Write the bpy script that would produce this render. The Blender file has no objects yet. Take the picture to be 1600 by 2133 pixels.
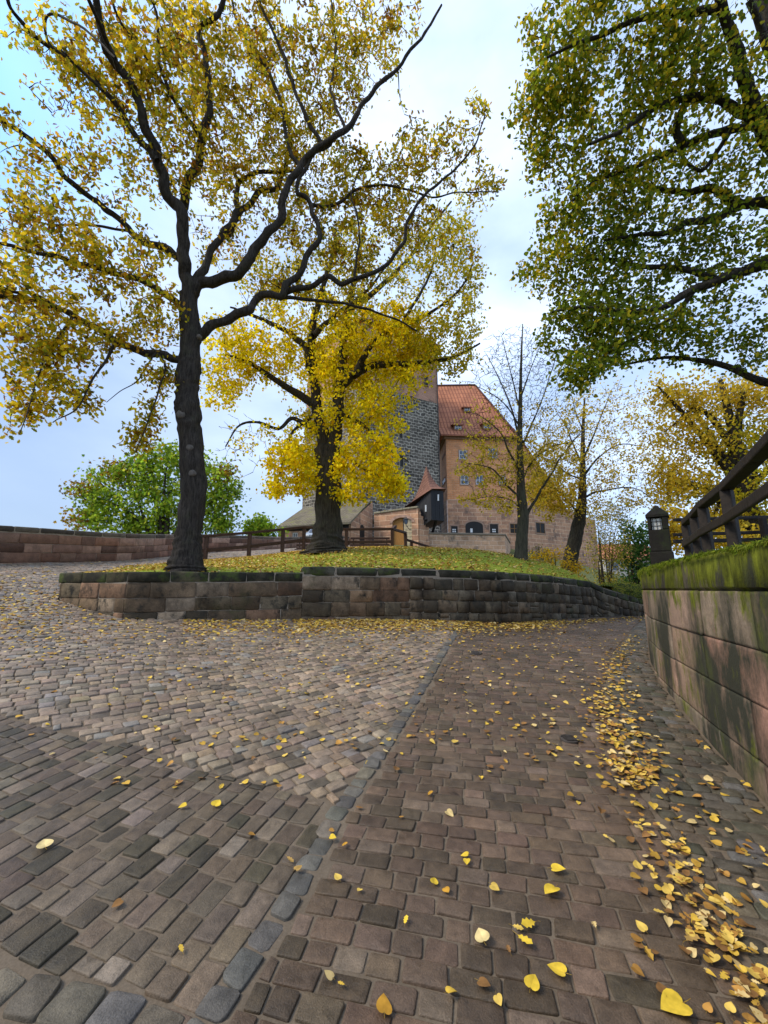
import bpy, math, random
import numpy as np
from mathutils import noise as mnoise, Vector
from mathutils.geometry import delaunay_2d_cdt
SC = bpy.context.scene
COL = SC.collection
rng = np.random.default_rng(7)
random.seed(7)
R = math.radians

# ------------------------------------------------------------------ camera
F_PX, PITCH, EYE = 850.0, R(10.6), 1.6
cam_d = bpy.data.cameras.new('camera')
cam = bpy.data.objects.new('camera', cam_d)
COL.objects.link(cam)
cam.location = (0, 0, EYE)
cam.rotation_euler = (R(90) + PITCH, 0, 0)
cam_d.sensor_fit = 'VERTICAL'
cam_d.sensor_height = 36.0
cam_d.lens = 36.0 * F_PX / 2133.0
cam_d.clip_start = 0.05
cam_d.clip_end = 3000
SC.camera = cam
SC.render.resolution_x, SC.render.resolution_y = 768, 1024

# ------------------------------------------------------------------ sky, sun, exposure
SUN_EL, SUN_AZ = R(46), R(-105)          # azimuth measured from +Y towards +X
W = bpy.data.worlds.new('World')
SC.world = W
W.use_nodes = True
nt = W.node_tree
nt.nodes.clear()
out = nt.nodes.new('ShaderNodeOutputWorld')
bg = nt.nodes.new('ShaderNodeBackground')
bg.inputs['Strength'].default_value = 0.1
sky = nt.nodes.new('ShaderNodeTexSky')
sky.sky_type = 'NISHITA'
sky.sun_disc = False
sky.sun_elevation = SUN_EL
sky.sun_rotation = SUN_AZ
tc = nt.nodes.new('ShaderNodeTexCoord')
mp = nt.nodes.new('ShaderNodeMapping')
mp.inputs['Scale'].default_value = (1.0, 1.0, 2.2)
mp.inputs['Location'].default_value = (0.35, 0.2, 0.1)
nz = nt.nodes.new('ShaderNodeTexNoise')
nz.inputs['Scale'].default_value = 2.1
nz.inputs['Detail'].default_value = 6
nz.inputs['Roughness'].default_value = 0.5
nt.links.new(tc.outputs['Generated'], mp.inputs['Vector'])
nt.links.new(mp.outputs['Vector'], nz.inputs['Vector'])
cr = nt.nodes.new('ShaderNodeValToRGB')          # cloud sheet: grey-blue to near white
cr.color_ramp.elements[0].position = 0.40
cr.color_ramp.elements[0].color = (2.7, 3.6, 5.3, 1)
cr.color_ramp.elements[1].position = 0.66
cr.color_ramp.elements[1].color = (5.0, 5.9, 7.6, 1)
nt.links.new(nz.outputs['Fac'], cr.inputs['Fac'])
# a gap of blue high up on the left
hole = nt.nodes.new('ShaderNodeVectorMath'); hole.operation = 'DISTANCE'
hole.inputs[1].default_value = (-0.62, 0.42, 0.70)
nt.links.new(tc.outputs['Generated'], hole.inputs[0])
hm_ = nt.nodes.new('ShaderNodeMapRange')
hm_.inputs['From Min'].default_value = 0.06
hm_.inputs['From Max'].default_value = 0.36
hm_.inputs['To Min'].default_value = 0.85
hm_.inputs['To Max'].default_value = 0.0
nt.links.new(hole.outputs['Value'], hm_.inputs['Value'])
blue = nt.nodes.new('ShaderNodeMix'); blue.data_type = 'RGBA'
blue.inputs['B'].default_value = (1.5, 4.3, 9.2, 1)
nt.links.new(hm_.outputs['Result'], blue.inputs['Factor'])
nt.links.new(cr.outputs['Color'], blue.inputs['A'])
mixs = nt.nodes.new('ShaderNodeMix'); mixs.data_type = 'RGBA'
mixs.inputs['Factor'].default_value = 0.86
nt.links.new(sky.outputs['Color'], mixs.inputs['A'])
# a greyer bank of cloud low on the left
lowd = nt.nodes.new('ShaderNodeVectorMath'); lowd.operation = 'DISTANCE'
lowd.inputs[1].default_value = (-0.68, 0.73, 0.05)
nt.links.new(tc.outputs['Generated'], lowd.inputs[0])
lm_ = nt.nodes.new('ShaderNodeMapRange')
lm_.inputs['From Min'].default_value = 0.1; lm_.inputs['From Max'].default_value = 0.85
lm_.inputs['To Min'].default_value = 0.9; lm_.inputs['To Max'].default_value = 0.0
nt.links.new(lowd.outputs['Value'], lm_.inputs['Value'])
bank = nt.nodes.new('ShaderNodeMix'); bank.data_type = 'RGBA'
bank.inputs['B'].default_value = (1.6, 2.25, 3.4, 1)
nt.links.new(lm_.outputs['Result'], bank.inputs['Factor'])
nt.links.new(blue.outputs['Result'], bank.inputs['A'])
nt.links.new(bank.outputs['Result'], mixs.inputs['B'])
nt.links.new(mixs.outputs['Result'], bg.inputs['Color'])
nt.links.new(bg.outputs['Background'], out.inputs['Surface'])

sun_d = bpy.data.lights.new('sun', 'SUN')
sun_d.energy = 1.5
sun_d.angle = R(22)
sun_d.color = (1.0, 0.88, 0.70)
sun = bpy.data.objects.new('sun', sun_d)
COL.objects.link(sun)
sv = Vector((math.sin(SUN_AZ) * math.cos(SUN_EL), math.cos(SUN_AZ) * math.cos(SUN_EL), math.sin(SUN_EL)))
sun.rotation_euler = sv.to_track_quat('Z', 'Y').to_euler()
sun.location = (0, 0, 60)
SC.view_settings.view_transform = 'Standard'
SC.view_settings.look = 'None'
SC.view_settings.exposure = 1.25
SC.view_settings.gamma = 1.0
SC.cycles.max_bounces = 8
SC.cycles.diffuse_bounces = 5
SC.cycles.transmission_bounces = 3
SC.cycles.use_denoising = True

# ------------------------------------------------------------------ picture -> place
SP, CP = math.sin(PITCH), math.cos(PITCH)
def ray(u, v):
    u, v = np.asarray(u, float), np.asarray(v, float)
    a = (u - 800) / F_PX; b = (1066.5 - v) / F_PX
    return np.stack([a, CP - b * SP, SP + b * CP], -1)
def P(u, v, Y):                      # the point at forward distance Y
    r = ray(u, v); return np.array([0, 0, EYE]) + r * (np.asarray(Y, float) / r[..., 1])[..., None]
def Ps(u, v, s):
    return np.array([0, 0, EYE]) + ray(u, v) * np.asarray(s, float)[..., None]

# ------------------------------------------------------------------ mesh accumulator
class MB:
    def __init__(s): s.v = []; s.f = {}; s.c = {}; s.uv = {}; s.n = 0
    def add(s, verts, faces, col=(1, 1, 1), uv=None):
        verts = np.asarray(verts, float).reshape(-1, 3)
        faces = np.asarray(faces, int)
        k = faces.shape[1]
        s.v.append(verts); s.f.setdefault(k, []).append(faces + s.n)
        c = np.asarray(col, float)
        if c.ndim == 1: c = np.repeat(c[None, :3], len(faces), 0)
        s.c.setdefault(k, []).append(c[:, :3])
        s.uv.setdefault(k, []).append(np.zeros((len(faces), k, 2)) if uv is None else np.asarray(uv, float).reshape(len(faces), k, 2))
        s.n += len(verts)
    def build(s, name, mat, parent=None, smooth=False, loc=None):
        me = bpy.data.meshes.new(name)
        if loc is None: loc = np.zeros(3)
        org = np.array(parent['_o']) if parent is not None and '_o' in parent else np.asarray(loc, float)
        v = np.concatenate(s.v) - org
        ks = sorted(s.f)
        loops = np.concatenate([np.concatenate(s.f[k]).ravel() for k in ks])
        tot = np.concatenate([np.full(sum(len(a) for a in s.f[k]), k) for k in ks])
        start = np.concatenate([[0], np.cumsum(tot)[:-1]])
        col = np.concatenate([np.concatenate(s.c[k]) for k in ks])
        me.vertices.add(len(v)); me.vertices.foreach_set('co', v.astype(np.float32).ravel())
        me.loops.add(len(loops)); me.loops.foreach_set('vertex_index', loops.astype(np.int32))
        me.polygons.add(len(tot)); me.polygons.foreach_set('loop_start', start.astype(np.int32))
        me.polygons.foreach_set('use_smooth', np.full(len(tot), bool(smooth)))
        uvl = me.uv_layers.new(name='UVMap')
        uv = np.concatenate([np.concatenate(s.uv[k]).reshape(-1, 2) for k in ks])
        uvl.data.foreach_set('uv', uv.astype(np.float32).ravel())
        at = me.attributes.new('col', 'FLOAT_COLOR', 'FACE')
        at.data.foreach_set('color', np.concatenate([col, np.ones((len(col), 1))], 1).astype(np.float32).ravel())
        me.update(calc_edges=True); me.validate()
        if mat is not None: me.materials.append(mat)
        o = bpy.data.objects.new(name, me); COL.objects.link(o)
        if parent is not None:
            o.parent = parent; o['_o'] = list(org)
        else:
            o.location = org; o['_o'] = list(org)
        return o
def thing(name, loc, label, cat, group=None):
    o = bpy.data.objects.new(name, None); COL.objects.link(o)
    o.location = tuple(float(x) for x in loc); o['_o'] = [float(x) for x in loc]
    o.empty_display_size = 0.2
    tag(o, label, cat, group); return o
def tag(o, label=None, cat=None, group=None, kind=None):
    if label: o['label'] = label
    if cat: o['category'] = cat
    if group: o['group'] = group
    if kind: o['kind'] = kind
    return o

# rounded box template: 4x4x4 surface lattice
_idx = {}; _T = []
for i in range(4):
    for j in range(4):
        for k in range(4):
            if i in (0, 3) or j in (0, 3) or k in (0, 3):
                _idx[i, j, k] = len(_T); _T.append((i, j, k))
_T = np.array(_T); _TF = []
for ax in range(3):
    for sd in (0, 3):
        for a in range(3):
            for b in range(3):
                q = []
                for da, db in ((0, 0), (1, 0), (1, 1), (0, 1)):
                    t = [0, 0, 0]; t[ax] = sd
                    o1, o2 = [x for x in range(3) if x != ax]
                    t[o1] = a + da; t[o2] = b + db
                    q.append(_idx[tuple(t)])
                flip = (sd == 0) ^ (ax == 1)
                _TF.append(q[::-1] if flip else q)
_TF = np.array(_TF)
def rbox(mb, a, b, bev=0.02, fn=None, col=(1, 1, 1), bulge=0.0, jit=0.0):
    a = np.asarray(a, float); b = np.asarray(b, float); L = b - a
    bv = np.minimum(bev, L * 0.3)
    p = np.empty((len(_T), 3)); ext = np.zeros((len(_T), 3))
    for ax in range(3):
        tab = np.array([0, bv[ax], L[ax] - bv[ax], L[ax]])
        if bev * 3 < L[ax]: tab[1] = max(bv[ax], L[ax] * 0.06); tab[2] = L[ax] - tab[1]
        p[:, ax] = a[ax] + tab[_T[:, ax]]
        ext[:, ax] = np.where(_T[:, ax] == 0, -1, np.where(_T[:, ax] == 3, 1, 0))
    n = np.abs(ext).sum(1)
    pull = np.where(n == 2, 0.30, np.where(n == 3, 0.45, 0.0))[:, None]
    p -= ext * bv[None, :] * pull
    if bulge: p += ext * (n == 1)[:, None] * bulge * rng.uniform(0.2, 1.0, (len(_T), 1))
    if jit: p += rng.normal(0, jit, p.shape)
    if fn is not None: p = fn(p)
    mb.add(p, _TF, col)
def beam(mb, p, q, w, h, up=(0, 0, 1), bev=0.012, col=(1, 1, 1), jit=0.0):
    p = np.asarray(p, float); q = np.asarray(q, float); d = q - p; L = np.linalg.norm(d); d = d / L
    s = np.cross(d, up); s /= np.linalg.norm(s); u = np.cross(s, d)
    rbox(mb, (0, -w / 2, -h / 2), (L, w / 2, h / 2), bev, lambda x: p + x[:, :1] * d + x[:, 1:2] * s + x[:, 2:] * u, col, jit=jit)
def spline(pts, sub=6):
    p = np.asarray(pts, float)
    if len(p) < 3:
        t = np.linspace(0, 1, sub + 1)[:, None]; return p[0] * (1 - t) + p[-1] * t
    e = np.concatenate([[2 * p[0] - p[1]], p, [2 * p[-1] - p[-2]]])
    o = []
    for i in range(1, len(e) - 2):
        for t in np.arange(sub) / sub:
            a, b, c, d = e[i - 1], e[i], e[i + 1], e[i + 2]
            o.append(0.5 * (2 * b + (c - a) * t + (2 * a - 5 * b + 4 * c - d) * t * t + (3 * b - a - 3 * c + d) * t ** 3))
    o.append(p[-1]); return np.array(o)
def tube(mb, pts, rad, sides=8, col=(1, 1, 1), rough=0.0, ridges=0, cap=True):
    p = np.asarray(pts, float); n = len(p); r = np.broadcast_to(np.asarray(rad, float), (n,)).copy()
    t = np.gradient(p, axis=0); t /= np.linalg.norm(t, axis=1)[:, None] + 1e-9
    ref = np.array([0.0, 1.0, 0.0]) if abs(t[0][1]) < 0.8 else np.array([1.0, 0, 0])
    V = np.empty((n, sides, 3)); ang = np.arange(sides) / sides * 2 * np.pi
    u = ref - t[0] * ref.dot(t[0]); u /= np.linalg.norm(u)
    for i in range(n):
        u = u - t[i] * u.dot(t[i]); u /= np.linalg.norm(u) + 1e-9
        w = np.cross(t[i], u)
        rr = np.full(sides, r[i])
        if ridges: rr = rr * (1 + 0.055 * np.sin(ang * ridges + 0.6 * np.sin(i * 0.21)) + 0.02 * np.sin(ang * (ridges * 2 + 3) - i * 0.17))
        c = p[i] + (np.cos(ang) * rr)[:, None] * u + (np.sin(ang) * rr)[:, None] * w
        if rough:
            for k in range(sides):
                q = c[k] * (2.2 / max(r[i], 0.05) ** 0.5)
                c[k] += (c[k] - p[i]) * rough * mnoise.noise(Vector(q * (1, 1, .5)))
        V[i] = c
    a = np.arange(sides); b = (a + 1) % sides
    f = []
    for i in range(n - 1):
        f.append(np.stack([i * sides + a, i * sides + b, (i + 1) * sides + b, (i + 1) * sides + a], 1))
    mb.add(V.reshape(-1, 3), np.concatenate(f), col)
def quad_uv(mb, pts, uv, col=(1, 1, 1)):
    mb.add(pts, [list(range(len(pts)))], col, [uv])
def prism(mb, poly, d, col=(1, 1, 1)):   # polygon poly (n,3) extruded by vector d
    p = np.asarray(poly, float); n = len(p); d = np.asarray(d, float)
    nrm = np.zeros(3)
    for i in range(n): nrm += np.cross(p[i], p[(i + 1) % n])
    if nrm.dot(d) > 0: p = p[::-1]
    mb.add(p, [list(range(n))], col)
    mb.add(p + d, [list(range(n))[::-1]], col)
    for i in range(n):
        j = (i + 1) % n
        mb.add([p[j], p[i], p[i] + d, p[j] + d], [[0, 1, 2, 3]], col)

# ------------------------------------------------------------------ materials
def mat_new(name):
    m = bpy.data.materials.new(name); m.use_nodes = True
    n = m.node_tree; n.nodes.clear(); return m, n
def nd(n, t, **kw):
    x = n.nodes.new(t)
    for k, v in kw.items():
        if k.startswith('_'): setattr(x, k[1:], v)
        else: x.inputs[k.replace('__', ' ')].default_value = v
    return x
def lk(n, a, b): n.links.new(a, b)
def ramp(n, fac, stops, interp='LINEAR'):
    r = n.nodes.new('ShaderNodeValToRGB'); e = r.color_ramp.elements
    r.color_ramp.interpolation = interp
    while len(e) > len(stops): e.remove(e[-1])
    while len(e) < len(stops): e.new(1.0)
    for x, (p, c) in zip(e, stops):
        x.position = p; x.color = (*c, 1) if len(c) == 3 else c
    lk(n, fac, r.inputs['Fac']); return r.outputs['Color']
def mixc(n, fac, a, b, mode='MIX'):
    m = n.nodes.new('ShaderNodeMix'); m.data_type = 'RGBA'; m.blend_type = mode
    for s, x in (('Factor', fac), ('A', a), ('B', b)):
        if hasattr(x, 'is_output') or isinstance(x, bpy.types.NodeSocket): lk(n, x, m.inputs[s])
        elif s == 'Factor': m.inputs[s].default_value = x
        else: m.inputs[s].default_value = (*x, 1)
    return m.outputs['Result']
def math_n(n, op, a, b=0.0, clamp=False):
    m = n.nodes.new('ShaderNodeMath'); m.operation = op; m.use_clamp = clamp
    for i, x in enumerate((a, b)):
        if isinstance(x, bpy.types.NodeSocket): lk(n, x, m.inputs[i])
        else: m.inputs[i].default_value = x
    return m.outputs[0]
def noise_n(n, vec, scale, detail=4, rough=0.55, stretch=None):
    if stretch is not None:
        mp = n.nodes.new('ShaderNodeMapping'); mp.inputs['Scale'].default_value = stretch
        lk(n, vec, mp.inputs['Vector']); vec = mp.outputs['Vector']
    x = n.nodes.new('ShaderNodeTexNoise')
    x.inputs['Scale'].default_value = scale; x.inputs['Detail'].default_value = detail
    x.inputs['Roughness'].default_value = rough
    lk(n, vec, x.inputs['Vector']); return x.outputs['Fac']
def finish(m, n, color, rough=0.8, bump=None, bstr=0.5, bdist=0.01, spec=0.3):
    p = n.nodes.new('ShaderNodeBsdfPrincipled'); o = n.nodes.new('ShaderNodeOutputMaterial')
    if isinstance(color, bpy.types.NodeSocket): lk(n, color, p.inputs['Base Color'])
    else: p.inputs['Base Color'].default_value = (*color, 1)
    if isinstance(rough, bpy.types.NodeSocket): lk(n, rough, p.inputs['Roughness'])
    else: p.inputs['Roughness'].default_value = rough
    p.inputs['Specular IOR Level'].default_value = spec
    if bump is not None:
        b = n.nodes.new('ShaderNodeBump'); b.inputs['Strength'].default_value = bstr; b.inputs['Distance'].default_value = bdist
        lk(n, bump, b.inputs['Height']); lk(n, b.outputs['Normal'], p.inputs['Normal'])
    lk(n, p.outputs['BSDF'], o.inputs['Surface']); return m
def geo_pos(n): return n.nodes.new('ShaderNodeNewGeometry').outputs['Position']
def attr(n): 
    a = n.nodes.new('ShaderNodeAttribute'); a.attribute_name = 'col'; return a.outputs['Color']

def m_stone(name, lo=0.7, hi=1.25, scale=9, rough=0.75, bump=0.5, bdist=0.01, fine=60, spec=0.3, fv=.2, macro=0, stains=None, moss=None, rlo=None):
    m, n = mat_new(name); pos = geo_pos(n)
    a = noise_n(n, pos, scale, 6, 0.65); b = noise_n(n, pos, fine, 3, 0.6)
    k = ramp(n, a, [(0.25, (lo,) * 3), (0.75, (hi,) * 3)])
    k2 = ramp(n, b, [(0.25, (1 - fv,) * 3), (0.75, (1 + fv,) * 3)])
    c = mixc(n, 1.0, mixc(n, 1.0, attr(n), k, 'MULTIPLY'), k2, 'MULTIPLY')
    if stains:                         # (colour, scale, stretch, lo, hi): weathering with a shape of its own
        for sc_, sx, st, l, h in stains:
            f = noise_n(n, pos, sx, 6, 0.68, st)
            fr = ramp(n, f, [(l, (0, 0, 0)), (h, (1, 1, 1))])
            c = mixc(n, fr, c, sc_)
    if moss:
        col_m, z0, z1 = moss
        sep = n.nodes.new('ShaderNodeSeparateXYZ'); lk(n, pos, sep.inputs[0])
        g = n.nodes.new('ShaderNodeMapRange'); g.inputs['From Min'].default_value = z0; g.inputs['From Max'].default_value = z1
        lk(n, sep.outputs['Z'], g.inputs['Value'])
        f = noise_n(n, pos, 5.5, 7, 0.7, (1, 1, .45))
        f2 = noise_n(n, pos, 1.1, 2, 0.5, (1, 1, .2))
        s = math_n(n, 'ADD', math_n(n, 'MULTIPLY', g.outputs['Result'], 0.42), math_n(n, 'ADD', math_n(n, 'MULTIPLY', f, 1.1), math_n(n, 'MULTIPLY', f2, .5)))
        fr = ramp(n, s, [(.86, (0, 0, 0)), (1.24, (1, 1, 1))])
        mc = ramp(n, noise_n(n, pos, 16, 6, .7, (1, 1, .3)), [(0.32, tuple(x * .22 for x in col_m)), (0.5, tuple(x * .7 for x in col_m)), (0.68, tuple(x * 1.25 for x in col_m))])
        c = mixc(n, fr, c, mc)
    if macro:
        c = mixc(n, 1.0, c, ramp(n, noise_n(n, pos, macro, 5, 0.7), [(0.32, (.62, .61, .58)), (0.62, (1.12,) * 3)]), 'MULTIPLY')
    h = math_n(n, 'ADD', a, math_n(n, 'MULTIPLY', b, 0.5))
    r = rough
    if rlo is not None:
        rr = ramp(n, a, [(0.3, (rlo,) * 3), (0.7, (rough,) * 3)]); r = rr
    return finish(m, n, c, r, h, bump, bdist, spec)

def m_leaf(name, trans=0.5, rough=0.5):
    m, n = mat_new(name); c = attr(n)
    k = ramp(n, noise_n(n, geo_pos(n), 25, 2), [(0.3, (.75,) * 3), (0.7, (1.2,) * 3)])
    c = mixc(n, 1.0, c, k, 'MULTIPLY')
    d = nd(n, 'ShaderNodeBsdfPrincipled', Roughness=rough); d.inputs['Specular IOR Level'].default_value = 0.10
    t = n.nodes.new('ShaderNodeBsdfTranslucent'); x = n.nodes.new('ShaderNodeMixShader'); x.inputs[0].default_value = trans
    o = n.nodes.new('ShaderNodeOutputMaterial')
    lk(n, c, d.inputs['Base Color']); lk(n, c, t.inputs['Color'])
    lk(n, d.outputs['BSDF'], x.inputs[1]); lk(n, t.outputs['BSDF'], x.inputs[2]); lk(n, x.outputs['Shader'], o.inputs['Surface'])
    return m
def m_bark(name, c0, c1, sc=14):
    m, n = mat_new(name); pos = geo_pos(n)
    a = noise_n(n, pos, sc * 1.6, 7, 0.75, (1, 1, .16)); b = noise_n(n, pos, 3, 4)
    c = ramp(n, a, [(0.3, c0), (0.7, c1)])
    moss = ramp(n, b, [(0.55, (0, 0, 0)), (0.75, (1, 1, 1))])
    c = mixc(n, mixc(n, 1.0, moss, (.3, .3, .3), 'MULTIPLY'), c, (c1[0] * .8, c1[1] * 1.05, c1[2] * .6))
    return finish(m, n, c, 0.9, a, 1.0, 0.06, 0.15)
def m_wood(name, c0, c1, axis=(1, 1, .1), rough=0.7):
    m, n = mat_new(name); pos = geo_pos(n)
    a = noise_n(n, pos, 22, 5, 0.65, axis)
    return finish(m, n, ramp(n, a, [(0.3, c0), (0.7, c1)]), rough, a, 0.4, 0.008, 0.3)
def m_plain(name, c, rough=0.6, var=0.25, sc=12, metal=0.0, spec=0.4):
    m, n = mat_new(name); a = noise_n(n, geo_pos(n), sc, 4)
    k = ramp(n, a, [(0.3, tuple(x * (1 - var) for x in c)), (0.7, tuple(min(1, x * (1 + var)) for x in c))])
    finish(m, n, k, rough, a, 0.15, 0.004, spec)
    for x in n.nodes:
        if x.type == 'BSDF_PRINCIPLED': x.inputs['Metallic'].default_value = metal
    return m
def m_brick(name, c1, c2, mort, bw, bh, ms=0.02, warp=0.0, var=(0.7, 1.2), nsc=0.5, offs=0.5, stain=None):
    m, n = mat_new(name); pos = geo_pos(n)
    uvn = n.nodes.new('ShaderNodeUVMap'); uvn.uv_map = 'UVMap'; vec = uvn.outputs['UV']
    if warp:
        w = n.nodes.new('ShaderNodeTexNoise'); w.inputs['Scale'].default_value = 1.3; w.inputs['Detail'].default_value = 3
        lk(n, pos, w.inputs['Vector'])
        s = n.nodes.new('ShaderNodeVectorMath'); s.operation = 'SCALE'; s.inputs['Scale'].default_value = warp
        lk(n, w.outputs['Color'], s.inputs[0])
        ad = n.nodes.new('ShaderNodeVectorMath'); ad.operation = 'ADD'
        lk(n, vec, ad.inputs[0]); lk(n, s.outputs['Vector'], ad.inputs[1]); vec = ad.outputs['Vector']
    b = nd(n, 'ShaderNodeTexBrick'); b.offset = offs
    b.inputs['Color1'].default_value = (*c1, 1); b.inputs['Color2'].default_value = (*c2, 1); b.inputs['Mortar'].default_value = (*mort, 1)
    b.inputs['Scale'].default_value = 1.0; b.inputs['Mortar Size'].default_value = ms; b.inputs['Mortar Smooth'].default_value = 0.4
    b.inputs['Bias'].default_value = 0.0; b.inputs['Brick Width'].default_value = bw; b.inputs['Row Height'].default_value = bh
    lk(n, vec, b.inputs['Vector'])
    k = ramp(n, noise_n(n, pos, nsc, 6, 0.65), [(0.3, (var[0],) * 3), (0.7, (var[1],) * 3)])
    k2 = ramp(n, noise_n(n, pos, 6, 3, 0.65), [(0.3, (.85,) * 3), (0.7, (1.15,) * 3)])
    c = mixc(n, 1.0, mixc(n, 1.0, b.outputs['Color'], k, 'MULTIPLY'), k2, 'MULTIPLY')
    if stain:
        f = ramp(n, noise_n(n, pos, stain[1], 6, 0.65), [(0.52, (0, 0, 0)), (0.68, (1, 1, 1))]); c = mixc(n, f, c, stain[0])
    h = math_n(n, 'SUBTRACT', 1.0, b.outputs['Fac'])
    return finish(m, n, c, 0.85, h, 0.7, 0.04, 0.2)

M = {}
M['paving'] = m_stone('paving_stone', 0.6, 1.35, 16, 0.74, 1.0, 0.006, 170, 0.35, rlo=0.42, fv=.34, macro=1.3)
M['grout'] = m_stone('joint_sand', 0.75, 1.2, 6, 0.95, 0.6, 0.006, 90, 0.1)
M['wall_block'] = m_stone('sandstone_block', 0.5, 1.4, 5, 0.85, 1.0, 0.025, 45, 0.2,
                          stains=[((.045, .032, .020), 1.5, (1, 1, .7), 0.46, 0.66), ((.055, .06, .022), 1.1, (1, 1, 1), .58, .78), ((.02, .019, .015), 4.5, (1, 1, .8), .52, .66)])
M['coping_dark'] = m_stone('mossy_coping', 0.4, 1.0, 6, 0.9, 0.8, 0.02, 45, 0.15,
                           stains=[((.02, .02, .014), 2.6, (1, 1, 1), .42, .6), ((.06, .085, .018), 2.2, (1, 1, 1), 0.52, 0.66), ((.22, .21, .18), 7, (1, 1, 1), .70, .78)])
M['ashlar'] = m_stone('weathered_ashlar', 0.72, 1.2, 4, 0.85, 0.6, 0.012, 50, 0.2,
                      stains=[((.36, .175, .12), 1.1, (1, 1, .8), .58, .64), ((.035, .036, .026), 1.6, (1, 1, .5), 0.40, 0.58), ((.45, .43, .38), 9, (1, 1, .07), .70, .78), ((.30, .27, .22), 3.2, (1, 1, .15), .63, .76), ((.07, .085, .022), 1.4, (1, 1, .5), .56, .74)],
                      moss=((.125, .145, .012), 1.38, 1.95))
M['parapet'] = m_stone('parapet_sandstone', 0.6, 1.3, 5, 0.85, 0.7, 0.02, 45, 0.2, stains=[((.05, .04, .032), 1.3, (1, 1, 1), 0.55, 0.75)])
M['mortar'] = m_stone('mortar', 0.7, 1.2, 8, 0.95, 0.5, 0.01, 60, 0.1)
M['leaf'] = m_leaf('autumn_leaf', 0.62)
M['litter'] = m_leaf('fallen_leaf', 0.12, 0.55)
M['bark_oak'] = m_bark('oak_bark', (.007, .006, .005), (.085, .070, .056))
M['bark_lin'] = m_bark('linden_bark', (.010, .009, .006), (.095, .080, .058))
M['bark_young'] = m_bark('young_bark', (.03, .028, .02), (.11, .10, .07), 10)
M['twig'] = m_plain('twig_bark', (.028, .023, .018), 0.9, 0.3, 20, spec=0.1)
M['rail'] = m_wood('stained_rail', (.022, .012, .008), (.075, .036, .022), (1, 1, 1))
M['rail_dark'] = m_wood('weathered_rail', (.006, .004, .0035), (.026, .019, .014), (1, 1, 1), .75)
M['grass'] = m_leaf('grass_blade', 0.4)
M['moss'] = m_leaf('moss', 0.25, 0.8)
M['soil'] = m_stone('lawn_soil', 0.6, 1.3, 3, 0.95, 0.7, 0.02, 40, 0.1)
M['ground'] = m_stone('ground_earth', 0.7, 1.25, 1.2, 0.95, 0.5, 0.01, 30, 0.1)
M['black'] = m_plain('dark_opening', (.012, .011, .010), 0.7)
M['iron'] = m_plain('cast_iron', (.065, .055, .048), 0.6, .3, 30, metal=0.3)
M['glass'] = m_plain('window_glass', (.07, .09, .13), 0.3, .7, 1.5, spec=.5)
M['white'] = m_plain('white_paint', (.7, .7, .68), 0.6, .08)

# ------------------------------------------------------------------ ground heights
def rbf_fit(pts):
    p = np.asarray(pts, float); x = p[:, :2]; n = len(p)
    d = np.linalg.norm(x[:, None] - x[None], axis=2)
    K = np.where(d > 0, d ** 2 * np.log(d + 1e-12), 0) + np.eye(n) * 0.05
    A = np.zeros((n + 3, n + 3)); A[:n, :n] = K; A[:n, n] = 1; A[:n, n + 1:] = x; A[n:, :n] = A[:n, n:].T
    w = np.linalg.solve(A, np.concatenate([p[:, 2], [0, 0, 0]]))
    def f(X, Y):
        X = np.asarray(X, float); Y = np.asarray(Y, float); s = X.shape; q = np.stack([X.ravel(), Y.ravel()], 1)
        o = np.empty(len(q))
        for i in range(0, len(q), 20000):
            dd = np.linalg.norm(q[i:i + 20000, None] - x[None], axis=2)
            kk = dd ** 2 * np.log(dd + 1e-12)
            o[i:i + 20000] = kk @ w[:n] + w[n] + q[i:i + 20000] @ w[n + 1:]
        return o.reshape(s)
    return f
WALL_R = [(1600, 1672, 2.56), (1560, 1633, None), (1480, 1548, None), (1421, 1480, None), (1381, 1426, None), (1360, 1392, None), (1353, 1361, None)]
near = [(0, 0, 0), (0, 2, .2), (-3, 0, .05), (3, 0, -.05), (0, -4, -.4), (-4, -4, -.3), (4, -4, -.5), (-2, 4, .42), (1.2, 4, .36), (-4, 5, .72), (-7, 3, .65), (2.41, 2.85, .285), (4.7, 7.9, .52), (3, 7, .62), (1, 7.2, .68),
        (-5, 8.04, 1.02), (-6.9, 8.79, 1.36), (-1.8, 9.28, .93), (2.94, 10.33, .74), (6.73, 13.39, .71), (9.43, 15.14, .62), (14, 17, .3), (7, 10.5, .56), (10, 9, .4), (20, 16, -.6),
        (-10.73, 11.47, 2.27), (-9.86, 19.55, 3.15), (-9.04, 24.02, 3.7), (-6.82, 29.02, 4.2), (-13, 5, 1.6), (-8.6, 13, 2.2), (-7.4, 17.1, 2.72), (-3.6, 18.6, 3.2), (.4, 19.2, 3.4), (-2, 30, 4.6), (4, 24, 3.4), (4, 40, 5.6), (-8, 45, 6.0), (0, 60, 8.0), (20, 62, 7.4), (10, 40, 4.4), (16, 30, 1.4), (40, 30, -2), (40, 60, 2), (30, 14, -1.5), (-20, 0, .5), (0, -20, -1.5)]
h_rbf = rbf_fit(near)
PAR = np.array([(-13.2, 4.0), (-12.2, 7.5), (-10.73, 11.47), (-9.95, 15.5), (-9.86, 19.55), (-9.2, 24.02), (-6.9, 29.02), (-4.6, 34), (-3.5, 44)])
def beyond_parapet(X, Y):
    X = np.asarray(X, float); Y = np.asarray(Y, float)
    xe = np.interp(Y, PAR[:, 1], PAR[:, 0]); return xe - X
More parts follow.
